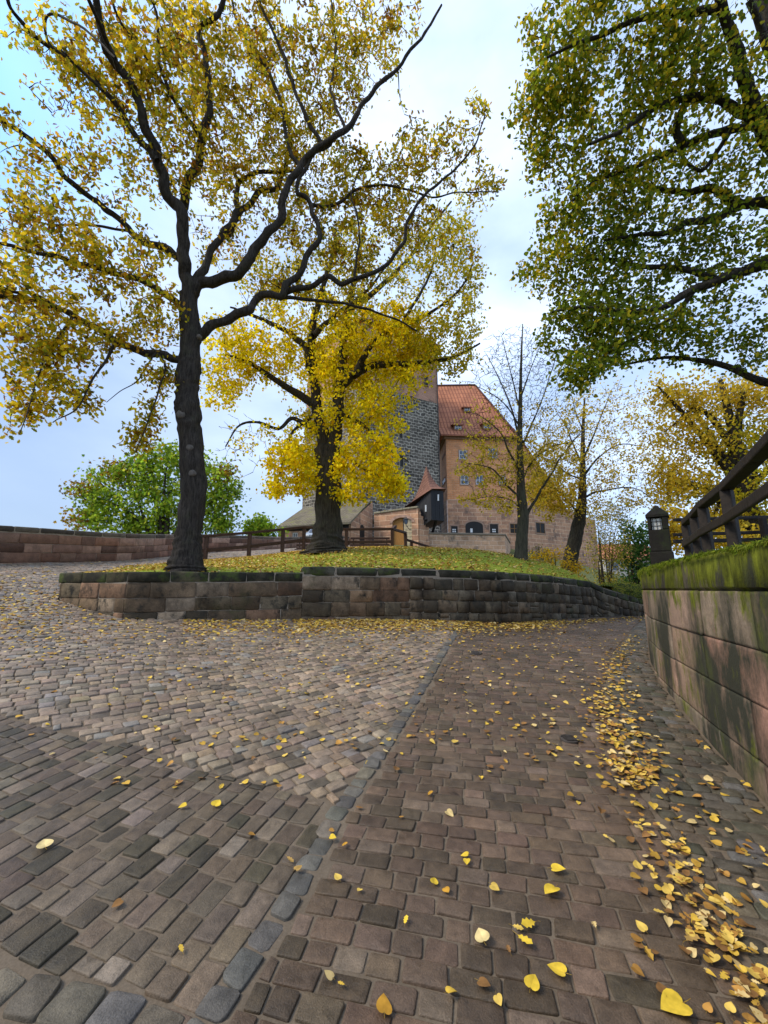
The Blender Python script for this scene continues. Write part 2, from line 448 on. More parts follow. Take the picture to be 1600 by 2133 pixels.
ISL = [(-5.0, 8.04), (-1.8, 9.28), (2.94, 10.33), (6.73, 13.39), (9.43, 15.14), (11.5, 16.6), (11.8, 19.5), (6.5, 20.5), (.6, 19.0), (-3.6, 18.5), (-7.3, 17.0), (-8.4, 13.2), (-7.9, 11.0), (-6.9, 8.79)]
def in_poly(X, Y, poly):
    X = np.asarray(X, float); Y = np.asarray(Y, float); r = np.zeros(X.shape, bool); n = len(poly)
    for i in range(n):
        x1, y1 = poly[i]; x2, y2 = poly[(i + 1) % n]
        c = ((y1 > Y) != (y2 > Y)) & (X < (x2 - x1) * (Y - y1) / (y2 - y1 + 1e-12) + x1); r ^= c
    return r
def poly_dist(X, Y, poly, closed=True):
    X = np.asarray(X, float); Y = np.asarray(Y, float); d = np.full(X.shape, 1e9); n = len(poly)
    for i in range(n if closed else n - 1):
        a = np.array(poly[i]); b = np.array(poly[(i + 1) % n]); e = b - a
        t = np.clip(((X - a[0]) * e[0] + (Y - a[1]) * e[1]) / e.dot(e), 0, 1)
        d = np.minimum(d, np.hypot(X - a[0] - t * e[0], Y - a[1] - t * e[1]))
    return d
def H(X, Y):
    X = np.asarray(X, float); Y = np.asarray(Y, float)
    h = np.clip(h_rbf(X, Y), -6, 9)
    dist = np.hypot(X, Y); t = np.clip((dist - 75) / 80, 0, 1); h = h * (1 - t) - 6 * t
    b = np.clip((beyond_parapet(X, Y) - 0.45) / 4, 0, 1); return h - 7 * b * b * (3 - 2 * b)
def Hf(x, y): return float(H(np.array([x]), np.array([y]))[0])
def ghit(u, v):
    u = np.atleast_1d(np.asarray(u, float)); v = np.atleast_1d(np.asarray(v, float)); r = ray(u, v)
    s = np.concatenate([np.arange(1.0, 12, .06), np.arange(12, 60, .3)])
    res = np.zeros((len(u), 3)); 
    for i in range(len(u)):
        p = np.array([0, 0, EYE]) + r[i] * s[:, None]
        g = p[:, 2] - H(p[:, 0], p[:, 1])
        k = np.argmax(g < 0) if (g < 0).any() else len(s) - 1
        k = max(k, 1); a = g[k - 1] / (g[k - 1] - g[k] + 1e-9); q = p[k - 1] + (p[k] - p[k - 1]) * np.clip(a, 0, 1)
        q[2] = Hf(q[0], q[1]); res[i] = q
    return res

# ground sheet
xs = np.unique(np.concatenate([[-900, -500, -300, -180, -110, -70, -50, -35, -26, -20], np.arange(-16, 20.01, .4), [23, 27, 33, 42, 55, 75, 110, 180, 300, 500, 900]]))
ys = np.unique(np.concatenate([[-900, -400, -150, -60, -25, -12], np.arange(-6, 24.01, .4), np.arange(25, 70, 2.5), [75, 85, 100, 130, 180, 300, 500, 900, 1600]]))
GX, GY = np.meshgrid(xs, ys, indexing='ij')
GZ = H(GX, GY) + 0.006
ins = in_poly(GX, GY, ISL); di = poly_dist(GX, GY, ISL)
GZ -= np.where(ins, np.clip((di - 0.1) * 1.5, 0, 0.9), 0)
nx, ny = len(xs), len(ys)
ii, jj = np.meshgrid(np.arange(nx - 1), np.arange(ny - 1), indexing='ij')
gf = np.stack([ii * ny + jj, (ii + 1) * ny + jj, (ii + 1) * ny + jj + 1, ii * ny + jj + 1], -1).reshape(-1, 4)
mb = MB()
cx = GX[:-1, :-1].ravel(); cy = GY[:-1, :-1].ravel()
gcol = np.where((np.hypot(cx, cy - 8) < 26)[:, None], (.135, .108, .080), (.09, .10, .035))
mb.add(np.stack([GX, GY, GZ], -1).reshape(-1, 3), gf, gcol)
tag(mb.build('ground', M['grout'], smooth=True), kind='structure')
# ------------------------------------------------------------------ paving: stones laid in courses
STRIP = ghit([400, 430, 520, 610, 700, 800, 900, 935], [2180, 2133, 2000, 1870, 1700, 1560, 1400, 1340])[:, :2]
d0 = STRIP[0] - STRIP[2]; d1 = STRIP[-1] - STRIP[-2]
STRIP = np.concatenate([[STRIP[0] + d0 * 6], STRIP, [STRIP[-1] + d1 * 2.2]])
SEAM = ghit([0, 190, 280, 395, 500, 590, 695], [1490, 1545, 1552, 1600, 1625, 1650, 1675])[:, :2]
SEAM = np.concatenate([[SEAM[0] + (SEAM[0] - SEAM[-1]) * 3], SEAM, [SEAM[-1] + (SEAM[-1] - SEAM[-2]) * 1.0]])
WR = ghit([1600, 1540, 1480, 1421, 1381, 1360, 1353], [1682, 1617, 1550, 1480, 1426, 1392, 1361])[:, :2]
dW = WR[0] - WR[2]; dW /= np.linalg.norm(dW)
WR = np.concatenate([[WR[0] + dW * 7, WR[0] + dW * 2.5, WR[0] + dW * 1.0], WR])
_e = WR[-1]; _s = (_e[0] / _e[1]) + .012
WR = np.concatenate([WR, [(_e[0] + .42, _e[1] + .62), (_e[0] + 1.05, _e[1] + 1.2), (_e[0] + 2.3, _e[1] + 1.9), (_e[0] + 4.5, _e[1] + 2.6), (_e[0] + 9, _e[1] + 3.2)]])
GUT = ghit([1640, 1560, 1490, 1440, 1390, 1330, 1290, 1255, 1262, 1290, 1318], [2133, 2010, 1920, 1830, 1740, 1640, 1545, 1450, 1400, 1345, 1310])[:, :2]
GUT = np.concatenate([[GUT[0] + (GUT[0] - GUT[1]) * 4], GUT, [GUT[-1] + (GUT[-1] - GUT[-2]) * 1.5]])
def xat(poly, Y): 
    o = np.argsort(poly[:, 1]); return np.interp(Y, poly[o, 1], poly[o, 0])
def wall_x(Y): return xat(WR[:-4], Y)
def right_ok(X, Y):                       # on the road side of the right-hand wall
    far = Y > WR[-5][1]
    ya = np.interp(X, WR[-5:, 0], WR[-5:, 1])
    return np.where(far, (Y > ya + .02) | (X < WR[-5][0]), X < wall_x(Y) - 0.02)
def free(X, Y):
    ok = right_ok(X, Y) & ~(in_poly(X, Y, ISL)) & (beyond_parapet(X, Y) < -0.05)
    return ok & (Y > -2.2) & (Y < 36)
BO = ghit([-200, -60, 60, 170, 260, 340], [2050, 2062, 2085, 2108, 2130, 2160])[:, :2]
def BORD(X, Y): return Y - np.interp(X, BO[:, 0], BO[:, 1]) + np.where((X > BO[-1, 0]), 9, 0)
def reg_strip(X, Y): return np.abs(X - xat(STRIP, Y))
def reg_cobble(X, Y):
    sy = np.interp(X, SEAM[:, 0], SEAM[:, 1]); return free(X, Y) & (X < xat(STRIP, Y) - .066) & (Y > sy)
def reg_sett(X, Y):
    sy = np.interp(X, SEAM[:, 0], SEAM[:, 1]); return free(X, Y) & (X < xat(STRIP, Y) - .07) & (Y <= sy) & (np.abs(BORD(X, Y)) > .075)
def reg_brick(X, Y): return free(X, Y) & (X > xat(STRIP, Y) + .07) & (X < xat(GUT, Y)) & ~((Y > 10) & (X > 9.5))
def reg_gutter(X, Y): return free(X, Y) & (X >= xat(GUT, Y)) & (Y < 14)
def reg_far(X, Y): return free(X, Y) & (X > 9.5) & (Y > 9)
def stones(mb, C, ang, L, Wd, pal, rnd=0.3, dome=0.006, jit=0.004, htj=0.004, hgt=0.016):
    """C (n,2) centres, ang (n,), L, Wd sizes; each stone a rounded, slightly domed block"""
    n = len(C); k = 12
    q = np.array([(1, 1), (-1, 1), (-1, -1), (1, -1)], float)
    r = np.minimum(L, Wd) * rnd / 2
    tri = []
    for ci, (sx, sy) in enumerate(q):
        for t in (0, 45, 90):
            a = R(ci * 90 + t); tri.append((sx, sy, math.cos(a), math.sin(a)))
    tri = np.array(tri)
    ox = tri[None, :, 0] * (L / 2 - r)[:, None] + tri[None, :, 2] * r[:, None]
    oy = tri[None, :, 1] * (Wd / 2 - r)[:, None] + tri[None, :, 3] * r[:, None]
    cj = np.repeat(rng.normal(0, jit, (n, 4, 2)), 3, axis=1); fj = np.minimum(jit * .45, r[:, None] * .2)
    ox = ox + cj[..., 0] + rng.normal(0, 1, ox.shape) * fj; oy = oy + cj[..., 1] + rng.normal(0, 1, oy.shape) * fj
    skew = rng.normal(0, jit * 8, n)[:, None]; ox = ox + oy * skew
    hj = rng.normal(0, htj, n)[:, None]; tx = rng.normal(0, htj * 3, n)[:, None]; ty = rng.normal(0, htj * 3, n)[:, None]
    ca, sa = np.cos(ang)[:, None], np.sin(ang)[:, None]
    V = []
    for sc_, z in ((1.03, -0.02), (1.0, hgt * .6), (0.972, hgt * .94), (0.92, hgt), (0.5, hgt + dome * .8)):
        lx, ly = ox * sc_, oy * sc_
        wx = C[:, :1] + lx * ca - ly * sa; wy = C[:, 1:2] + lx * sa + ly * ca
        wz = z + hj + lx * tx + ly * ty + (rng.normal(0, dome * .14, lx.shape) if z > 0 else 0)
        V.append(np.stack([wx, wy, wz], -1))
    cen = np.concatenate([C, (hgt + dome + hj)], 1)[:, None, :]
    V = np.concatenate(V + [cen], 1)          # n, 49, 3
    h0 = H(C[:, 0], C[:, 1]); e = .05
    gx = (H(C[:, 0] + e, C[:, 1]) - h0) / e; gy = (H(C[:, 0], C[:, 1] + e) - h0) / e
    V[..., 2] += h0[:, None] + (V[..., 0] - C[:, :1]) * gx[:, None] + (V[..., 1] - C[:, 1:2]) * gy[:, None]
    nv = 5 * k + 1; a = np.arange(k); b = (a + 1) % k; Q = []
    for l in range(4): Q.append(np.stack([l * k + a, l * k + b, (l + 1) * k + b, (l + 1) * k + a], 1))
    Q = np.concatenate(Q); T = np.stack([4 * k + a, 4 * k + b, np.full(k, 5 * k)], 1)
    off = (np.arange(n) * nv)[:, None, None]
    pal = np.asarray(pal, float); w = pal[:, 3] / pal[:, 3].sum()
    c = pal[rng.choice(len(pal), n, p=w), :3] * rng.uniform(.8, 1.2, (n, 1)) * rng.normal(1, .022, (n, 3))
    mb.add(V.reshape(-1, 3), (Q[None] + off).reshape(-1, 4), np.repeat(c, len(Q), 0))
    # triangles share the vertices just added
    base = mb.n - n * nv
    mb.f.setdefault(3, []).append((T[None] + off).reshape(-1, 3) + base)
    mb.c.setdefault(3, []).append(np.repeat(c, k, 0)); mb.uv.setdefault(3, []).append(np.zeros((n * k, 3, 2)))
def courses(region, org, ang, rowh, lens, bounds, gap=0.012, pal=None, wob=0.0, **kw):
    d = np.array([math.cos(ang), math.sin(ang)]); s = np.array([-d[1], d[0]])
    cor = np.array([(bounds[i], bounds[j]) for i in (0, 1) for j in (2, 3)]) - org
    t0, t1 = (cor @ d).min(), (cor @ d).max(); r0, r1 = (cor @ s).min(), (cor @ s).max()
    C, Ls, Ws, An = [], [], [], []
    y = r0
    while y < r1:
        rh = rowh * rng.uniform(.9, 1.1); n = int((t1 - t0) / lens[0]) + 2
        L = rng.uniform(lens[0], lens[1], n); ed = t0 + rng.uniform(-.3, 0) + np.concatenate([[0], np.cumsum(L)])
        mid = (ed[1:] + ed[:-1]) / 2
        yy = y + rh / 2 + (wob * np.sin(mid * .8 + y * .3) + wob * .5 * np.sin(mid * 2.1 + y) if wob else 0 * mid)
        C.append(org + mid[:, None] * d + yy[:, None] * s); Ls.append(L); Ws.append(np.full(n, rh)); An.append(np.full(n, ang)); y += rh
    C = np.concatenate(C); L = np.concatenate(Ls); Wd = np.concatenate(Ws); A = np.concatenate(An)
    # keep what can be seen near the photograph's view
    vis = (C[:, 1] > np.abs(C[:, 0]) * .72 - 1.6) | (np.hypot(C[:, 0], C[:, 1]) < 4.2)
    C, L, Wd, A = C[vis], L[vis], Wd[vis], A[vis]
    # trim each stone where it would cross the edge of its pavement
    fr = np.linspace(-.5, .5, 9); pos = C[:, None] + (fr[None, :, None] * L[:, None, None]) * d
    ins = region(pos[..., 0].ravel(), pos[..., 1].ravel()).reshape(len(C), 9)
    lo = np.where(ins.any(1), fr[ins.argmax(1)], 0); hi = np.where(ins.any(1), fr[8 - ins[:, ::-1].argmax(1)], 0)
    C = C + ((lo + hi) / 2 * L)[:, None] * d; L = L * (hi - lo); ok = (L > .045) & (ins.mean(1) > .2)
    C, L, Wd, A = C[ok], L[ok], Wd[ok], A[ok]
    A = A + rng.normal(0, .012, len(A))
    m = MB(); stones(m, C, A, L - gap, Wd - gap, pal, **kw); return m
def ang_px(a, b):
    q = ghit([a[0], b[0]], [a[1], b[1]]); d = q[1] - q[0]; return math.atan2(d[1], d[0])
PAL_COB = [(0.241, 0.185, 0.133, 5), (0.200, 0.153, 0.111, 4), (0.205, 0.181, 0.157, 1.2), (0.286, 0.209, 0.133, 1.2), (0.123, 0.097, 0.071, 1.8), (0.231, 0.167, 0.117, 1.5)]
PAL_SET = [(0.114, 0.084, 0.057, 4), (0.089, 0.066, 0.046, 3), (0.135, 0.103, 0.075, 2.4), (0.059, 0.048, 0.030, 1.8), (0.159, 0.125, 0.095, .8)]
PAL_BRK = [(0.108, 0.072, 0.048, 4), (0.090, 0.063, 0.041, 3), (0.124, 0.085, 0.058, 2), (0.070, 0.051, 0.032, 1.5), (0.138, 0.100, 0.071, .7)]
PAL_GUT = [(0.099, 0.080, 0.058, 3), (0.083, 0.073, 0.055, 3), (0.124, 0.096, 0.065, 1.5), (0.124, 0.118, 0.107, .8), (0.066, 0.061, 0.042, 2)]
PAL_STR = [(0.108, 0.101, 0.088, 4), (0.092, 0.087, 0.079, 3), (0.136, 0.116, 0.084, 1.6), (0.104, 0.087, 0.065, 1.4)]
zero = np.zeros(2)
tag(courses(reg_cobble, zero, ang_px((300, 1560), (600, 1487)), .108, (.095, .165), (-14, 4, 1, 36), .010, PAL_COB, .02, rnd=.26, dome=.007, jit=.0042, htj=.005, hgt=.017)
    .build('cobblestone_paving', M['paving'], smooth=True), kind='structure')
tag(courses(reg_sett, zero, ang_px((330, 1995), (485, 1820)), .116, (.115, .19), (-9, 1, -2.2, 6), .012, PAL_SET, 0.004, rnd=.18, dome=.003, jit=.0022, htj=.0025, hgt=.014)
    .build('sett_paving', M['paving'], smooth=True), kind='structure')
tag(courses(reg_brick, zero, ang_px((900, 1813), (1130, 1850)), .10, (.11, .195), (-1, 12, -2.2, 17), .011, PAL_BRK, 0.006, rnd=.18, dome=.003, jit=.0022, htj=.0025, hgt=.014)
    .build('brick_sett_paving', M['paving'], smooth=True), kind='structure')
tag(courses(reg_gutter, zero, ang_px((1450, 1700), (1590, 1722)), .092, (.09, .17), (0, 12, -2.2, 14), .011, PAL_GUT, 0.015, rnd=.38, dome=.008, jit=.004, htj=.005, hgt=.017)
    .build('gutter_paving', M['paving'], smooth=True), kind='structure')
tag(courses(reg_far, zero, .3, .15, (.17, .26), (9, 30, 9, 20), .012, PAL_BRK, 0.01, rnd=.2, dome=.003)
    .build('far_road_paving', M['paving'], smooth=True), kind='structure')
# single row of grey stones between the two pavings
ss = np.concatenate([[0], np.cumsum(np.linalg.norm(np.diff(STRIP, axis=0), axis=1))])
C, A, L = [], [], []; t = 0.0
while t < ss[-1] - .1:
    l = rng.uniform(.10, .15); tt = t + l / 2
    x = np.interp(tt, ss, STRIP[:, 0]); y = np.interp(tt, ss, STRIP[:, 1]); x2 = np.interp(tt + .05, ss, STRIP[:, 0]); y2 = np.interp(tt + .05, ss, STRIP[:, 1])
    if free(np.array([x]), np.array([y]))[0]: C.append((x, y)); A.append(math.atan2(y2 - y, x2 - x)); L.append(l)
    t += l
m = MB(); stones(m, np.array(C), np.array(A), np.array(L) - .014, np.full(len(L), .108), PAL_STR, rnd=.35, dome=.008, jit=.004, htj=.004, hgt=.016)
tag(m.build('grey_stone_row', M['paving'], smooth=True), kind='structure')

# row of rough granite stones at the lower left
C, A, L = [], [], []; ss = np.concatenate([[0], np.cumsum(np.linalg.norm(np.diff(BO, axis=0), axis=1))]); t = 0
while t < ss[-1] - .1:
    l = rng.uniform(.13, .19); tt = t + l / 2; x = np.interp(tt, ss, BO[:, 0]); y = np.interp(tt, ss, BO[:, 1]); x2 = np.interp(tt + .05, ss, BO[:, 0]); y2 = np.interp(tt + .05, ss, BO[:, 1])
    C.append((x, y)); A.append(math.atan2(y2 - y, x2 - x)); L.append(l); t += l
m = MB(); stones(m, np.array(C), np.array(A), np.array(L) - .014, np.full(len(L), .13), PAL_STR, rnd=.35, dome=.010, jit=.005, htj=.004, hgt=.018)
tag(m.build('granite_stone_row', M['paving'], smooth=True), kind='structure')
# two small iron covers let into the paving
def iron_cover(u, v, r, label):
    c = ghit(u, v)[0]; root = thing('iron_cover', c, label, 'drain cover', 'small iron covers let into the road')
    e = .05; gx = (Hf(c[0] + e, c[1]) - c[2]) / e; gy = (Hf(c[0], c[1] + e) - c[2]) / e
    a = np.arange(28) / 28 * 2 * np.pi; m = MB()
    rings = [(r, .0), (r, .028), (r * .9, .030), (r * .86, .024), (r * .3, .025)]
    V = np.concatenate([np.stack([c[0] + np.cos(a) * q, c[1] + np.sin(a) * q, c[2] + z + np.cos(a) * q * gx + np.sin(a) * q * gy], 1) for q, z in rings])
    k = 28; A0 = np.arange(k); B0 = (A0 + 1) % k
    m.add(V, np.concatenate([np.stack([i * k + A0, i * k + B0, (i + 1) * k + B0, (i + 1) * k + A0], 1) for i in range(4)]))
    m.add(V[4 * k:], [list(range(k))]); m.build('rim', M['iron'], root)
    m = MB()
    for j in range(-2, 3):
        x0 = c + np.array([-r * .6, j * r * .28, .03]); x1 = c + np.array([r * .6, j * r * .28, .03])
        x0[2] += (x0[0] - c[0]) * gx + (x0[1] - c[1]) * gy; x1[2] += (x1[0] - c[0]) * gx + (x1[1] - c[1]) * gy
        beam(m, x0, x1, r * .12, .008, bev=.002)
    m.build('ribs', M['iron'], root)
iron_cover(1187, 1545, .075, 'round rusty iron cover beside the drift of leaves')
iron_cover(990, 1363, .10, 'dark iron cover in the middle of the road near the island wall')

# ------------------------------------------------------------------ walls of coursed blocks
class Path:
    def __init__(s, pts):
        s.p = np.asarray(pts, float); s.s = np.concatenate([[0], np.cumsum(np.linalg.norm(np.diff(s.p, axis=0), axis=1))]); s.L = s.s[-1]
    def at(s, t): return np.stack([np.interp(t, s.s, s.p[:, 0]), np.interp(t, s.s, s.p[:, 1])], -1)
    def nrm(s, t, e=.12):
        a = s.at(np.clip(t - e, 0, s.L)); b = s.at(np.clip(t + e, 0, s.L)); d = b - a; d /= np.linalg.norm(d, axis=-1)[..., None] + 1e-9
        return np.stack([d[..., 1], -d[..., 0]], -1)          # right-hand side of travel
def wall_blocks(mb, path, top, ch, ncourse, lens, thick, cols, side=1, gap=.012, bulge=.012, t0=0, t1=None, bev=.02, vary=.37, split=0, jit=0):
    t1 = path.L if t1 is None else t1
    for k in range(ncourse):
        hh = ch[k % len(ch)]; zt = sum(ch[i % len(ch)] for i in range(k)); t = t0 - (rng.uniform(0, lens[0]) if k else 0)
        while t < t1:
            l = rng.uniform(*lens); a = max(t, t0); b = min(t + l, t1); t += l
            if t1 - b < .22: b = t1; t = t1
            if a == t0 and b - a < .22: b = min(t0 + .3, t1); t = b
            if b - a < .08: continue
            c = np.array(cols[rng.integers(len(cols))]) * rng.uniform(1 - vary, 1 + vary)
            po = rng.uniform(-.010, .010)
            def fn(p, zt=zt, po=po):
                q = path.at(p[:, 0]); n = path.nrm(p[:, 0]); T = top(p[:, 0])
                return np.stack([q[:, 0] + n[:, 0] * side * (p[:, 1] + po), q[:, 1] + n[:, 1] * side * (p[:, 1] + po), T - zt - p[:, 2]], -1)
            if split and k and rng.random() < split and b - a > .2:
                hs = hh * rng.uniform(.38, .62); rbox(mb, (a + gap / 2, -thick, gap / 2), (b - gap / 2, 0, hs - gap / 2), bev, fn, c, bulge); c = np.array(cols[rng.integers(len(cols))]) * rng.uniform(1 - vary, 1 + vary)
                rbox(mb, (a + gap / 2, -thick, hs + gap / 2), (b - gap / 2, 0, hh - gap / 2), bev, fn, c, bulge); continue
            rbox(mb, (a + gap / 2, -thick, gap / 2), (b - gap / 2, 0, hh - gap / 2), bev, fn, c, bulge, jit)
def wall_core(mb, path, top, depth, thick, side=1, inset=.018, down=.012, n=60, closed_back=True):
    t = np.linspace(0, path.L, n); q = path.at(t); nn = path.nrm(t) * side; T = top(t) - down
    A = q - nn * inset; B = q - nn * thick
    V = np.concatenate([np.column_stack([A, T - depth]), np.column_stack([A, T]), np.column_stack([B, T]), np.column_stack([B, T - depth])])
    i = np.arange(n - 1); F = np.concatenate([np.stack([k * n + i, k * n + i + 1, (k + 1) * n + i + 1, (k + 1) * n + i], 1) for k in range(3)])
    mb.add(V, F, (.27, .225, .17)); 
    mb.add(V[[0, n, 2 * n, 3 * n]], [[0, 1, 2, 3]], (.27, .225, .17)); mb.add(V[[n - 1, 2 * n - 1, 3 * n - 1, 4 * n - 1]], [[3, 2, 1, 0]], (.27, .225, .17))
BROWN = [(.155, .105, .062), (.115, .08, .048), (.185, .12, .07), (.22, .165, .11), (.075, .058, .036), (.17, .10, .06), (.13, .10, .062)]
PINK = [(.30, .18, .13), (.26, .165, .12), (.33, .21, .155), (.24, .17, .13), (.20, .15, .12)]
DARKC = [(.075, .07, .05), (.06, .055, .042), (.09, .085, .06)]

# --- island wall (front), from the left end C round the corner to the far end F
ic = [(-6.9, 8.79), (-5.0, 8.04)]
isl_pts = np.array([(-7.35, 9.6), (-6.9, 8.79), (-5.98, 8.40), (-5.0, 8.04), (-3.4, 8.62), (-1.8, 9.15), (.6, 9.72), (2.94, 10.33), (4.9, 11.65), (6.73, 13.29), (8.2, 14.3), (9.5, 15.15), (11.5, 16.5)])
ip = Path(isl_pts)
def tpos(i): return ip.s[i]
_ts = np.array([0, tpos(1), tpos(3), tpos(4), tpos(5) - .05, tpos(5) + .05, tpos(6), tpos(7), tpos(8), tpos(9), tpos(9) + .25, tpos(10), tpos(11), ip.L])
_tz = np.array([1.93, 1.92, 1.92, 1.94, 1.95, 2.08, 2.07, 2.01, 1.93, 1.80, 1.68, 1.42, 1.18, 1.0])
def isl_top(t): return np.interp(t, _ts, _tz)
iw = thing('retaining_wall', (-5.0, 8.04, 1.0), 'low brown sandstone wall with a dark mossy cap holding up the leaf strewn lawn', 'wall')
mb = MB(); wall_blocks(mb, ip, lambda t: isl_top(t) - .215, [.30, .27, .31, .26, .30], 6, (.35, .75), .25, BROWN, 1, .010, .008, t0=0, t1=tpos(3), bev=.012, jit=.004); 
wall_blocks(mb, ip, lambda t: isl_top(np.minimum(t, tpos(5) - .06)) - .215, [.30, .27, .31, .26, .30], 6, (.38, 1.0), .25, BROWN, 1, .011, .010, t0=tpos(3), t1=tpos(5), bev=.012, split=.12, jit=.005)
wall_blocks(mb, ip, lambda t: isl_top(np.maximum(t, tpos(5) + .06)) - .215, [.30, .27, .31, .26, .30], 6, (.30, .72), .25, BROWN, 1, .011, .012, t0=tpos(5), t1=tpos(6), bev=.014, split=.16, jit=.005)
wall_blocks(mb, ip, lambda t: isl_top(t) - .215, [.27, .25, .28, .25], 6, (.25, .52), .25, [(.095, .075, .048), (.065, .052, .034), (.15, .11, .07), (.115, .095, .065)], 1, .014, .024, t0=tpos(6), bev=.018, split=.15, jit=.006)
mb.build('wall_face', M['wall_block'], iw, smooth=True)
mb = MB(); wall_core(mb, ip, isl_top, 1.6, .45, 1, .016); mb.build('core', M['mortar'], iw)
mb = MB()
for ta, tb in ((0, tpos(3)), (tpos(3), tpos(5))): wall_blocks(mb, ip, lambda t: isl_top(np.minimum(t, tpos(5) - .06)), [.21], 1, (.45, .9), .48, [(.11, .095, .055), (.13, .11, .07), (.09, .08, .05)], 1, .006, .008, t0=ta, t1=tb, bev=.02, jit=.005)
wall_blocks(mb, ip, lambda t: isl_top(np.maximum(t, tpos(5) + .06)), [.20], 1, (.55, 1.1), .5, DARKC, 1, .008, .016, t0=tpos(5), bev=.035, jit=.010)
q = MB(); q.f = mb.f; q.c = mb.c; q.uv = mb.uv; q.v = mb.v; q.n = mb.n; q.build('coping', M['coping_dark'], iw, smooth=True)

# --- parapet along the left edge of the hill
PARS = spline(np.column_stack([PAR, np.zeros(len(PAR))]), 6)[:, :2]; pp = Path(PARS)
_ph = np.interp(pp.s, [0, 9, 16, 40, 60], [1.16, 1.12, 1.02, .95, .9])
_pz = H(PARS[:, 0] + .35, PARS[:, 1])
def par_top(t): return np.interp(t, pp.s, _pz + _ph)
pw = thing('parapet_wall', (PAR[2][0], PAR[2][1], _pz[12]), 'long red brown sandstone parapet along the uphill left path', 'wall')
mb = MB(); wall_blocks(mb, pp, lambda t: par_top(t) - .19, [.30, .27, .29], 4, (.5, 1.15), .3, [(.22, .115, .075), (.19, .105, .07), (.25, .15, .105), (.15, .085, .06), (.27, .17, .12)], 1, .010, .008, bev=.012, split=.06, jit=.004)
mb.build('wall_face', M['parapet'], pw, smooth=True)
mb = MB(); wall_core(mb, pp, par_top, 3.0, .42, 1, .02, n=90); mb.build('core', M['mortar'], pw)
mb = MB(); wall_blocks(mb, pp, par_top, [.18], 1, (.6, 1.2), .5, [(.12, .10, .075), (.085, .07, .055), (.16, .12, .09)], 1, .012, .01, bev=.04); mb.build('coping', M['parapet'], pw, smooth=True)

# --- tall wall along the right of the road
wp = Path(np.array(spline(np.column_stack([WR, np.zeros(len(WR))]), 4))[:, :2])
WTOP = 1.875
def wr_top(t): return np.interp(t, [0, 5, wp.L], [WTOP, WTOP, WTOP - .05])
rw = thing('ashlar_wall', (2.41, 2.85, .28), 'tall damp ashlar wall along the right of the road with hanging moss', 'wall')
AS = [(.32, .205, .15), (.29, .20, .145), (.27, .19, .145), (.30, .175, .13), (.25, .195, .145)]
mb = MB(); wall_blocks(mb, wp, lambda t: wr_top(t) - .285, [.36, .34, .36, .38], 5, (.7, 1.5), .3, AS, -1, .005, .003, bev=.006, vary=.12); mb.build('wall_face', M['ashlar'], rw, smooth=True)
mb = MB(); wall_core(mb, wp, wr_top, 2.2, .4, -1, .06, n=90); mb.build('core', M['mortar'], rw)
mb = MB(); wall_blocks(mb, wp, wr_top, [.28], 1, (.7, 1.4), .5, [(.12, .115, .07), (.10, .10, .055), (.14, .12, .085)], -1, .004, .010, bev=.022, jit=.006); mb.build('coping', M['ashlar'], rw, smooth=True)
# moss mat hanging over the edge: many small blades
def blades(mb, base, d, L, w, cols):
    n = len(base); s = np.cross(d, np.broadcast_to([0, 0, 1.0], d.shape)) + 1e-6; s /= np.linalg.norm(s, axis=1)[:, None]
    ph = rng.uniform(0, 6.28, n)[:, None]; b2 = np.cross(d, s); s = s * np.cos(ph) + b2 * np.sin(ph)
    V = np.stack([base - s * w[:, None], base + s * w[:, None], base + d * L[:, None]], 1).reshape(-1, 3)
    mb.add(V, np.arange(3 * n).reshape(-1, 3), cols)
n = 20000; t = rng.uniform(1.5, wp.L - 7, n)
cl = np.array([mnoise.noise(Vector((x * 1.7, 3.1, 0))) for x in t])
t = t[cl > -.38 + .25 * rng.random(n)]; n = len(t)
q = wp.at(t); nn = -wp.nrm(t); hang = np.array([max(0.01, .02 + .14 * mnoise.noise(Vector((x * 2.6, 7, 0))) + .10 * mnoise.noise(Vector((x * 9, 1, 0)))) for x in t])
hang = hang * np.interp(t, [3, 9, 11, wp.L], [.5, .9, 1.2, 1.2])
on = rng.random(n) < .45
off = np.where(on, -rng.uniform(0, .22, n), .012 + rng.uniform(0, .02, n)); dz = np.where(on, .006, -np.abs(rng.random(n)) * hang)
base = np.column_stack([q + nn * off[:, None], wr_top(t) + dz])
d = np.column_stack([nn * rng.uniform(.2, 1, n)[:, None], np.where(on, rng.uniform(.2, 1.0, n), -rng.uniform(.5, 1.5, n))]) + rng.normal(0, .35, (n, 3)); d /= np.linalg.norm(d, axis=1)[:, None]
pal = np.array([(.11, .16, .010), (.17, .22, .016), (.06, .095, .007), (.20, .22, .022)])
mb = MB(); blades(mb, base, d, rng.uniform(.012, .036, n), rng.uniform(.002, .005, n), pal[rng.integers(4, size=n)] * rng.uniform(.7, 1.2, (n, 1)))
tag(mb.build('moss', M['moss'], rw), kind='stuff')
# bank of earth and grass behind the right wall
bt = np.linspace(0, wp.L, 70); bq = wp.at(bt); bn = wp.nrm(bt)
mb = MB(); rows = [(.35, -.12), (.6, -.03), (1.2, 0.0), (2.5, .1), (5, .3), (10, .3), (20, -1.5), (40, -6)]
V = []
for o, z in rows:
    oo = o * np.interp(bt, [0, wp.L * .6, wp.L], [1, 1, .5]); V.append(np.column_stack([bq + bn * oo[:, None], wr_top(bt) + z]))
k = len(bt); V = np.concatenate(V); i = np.arange(k - 1)
mb.add(V, np.concatenate([np.stack([r * k + i, (r + 1) * k + i, (r + 1) * k + i + 1, r * k + i + 1], 1) for r in range(len(rows) - 1)]), (.075, .085, .03))
tag(mb.build('grass_bank', M['soil'], smooth=True), kind='structure')

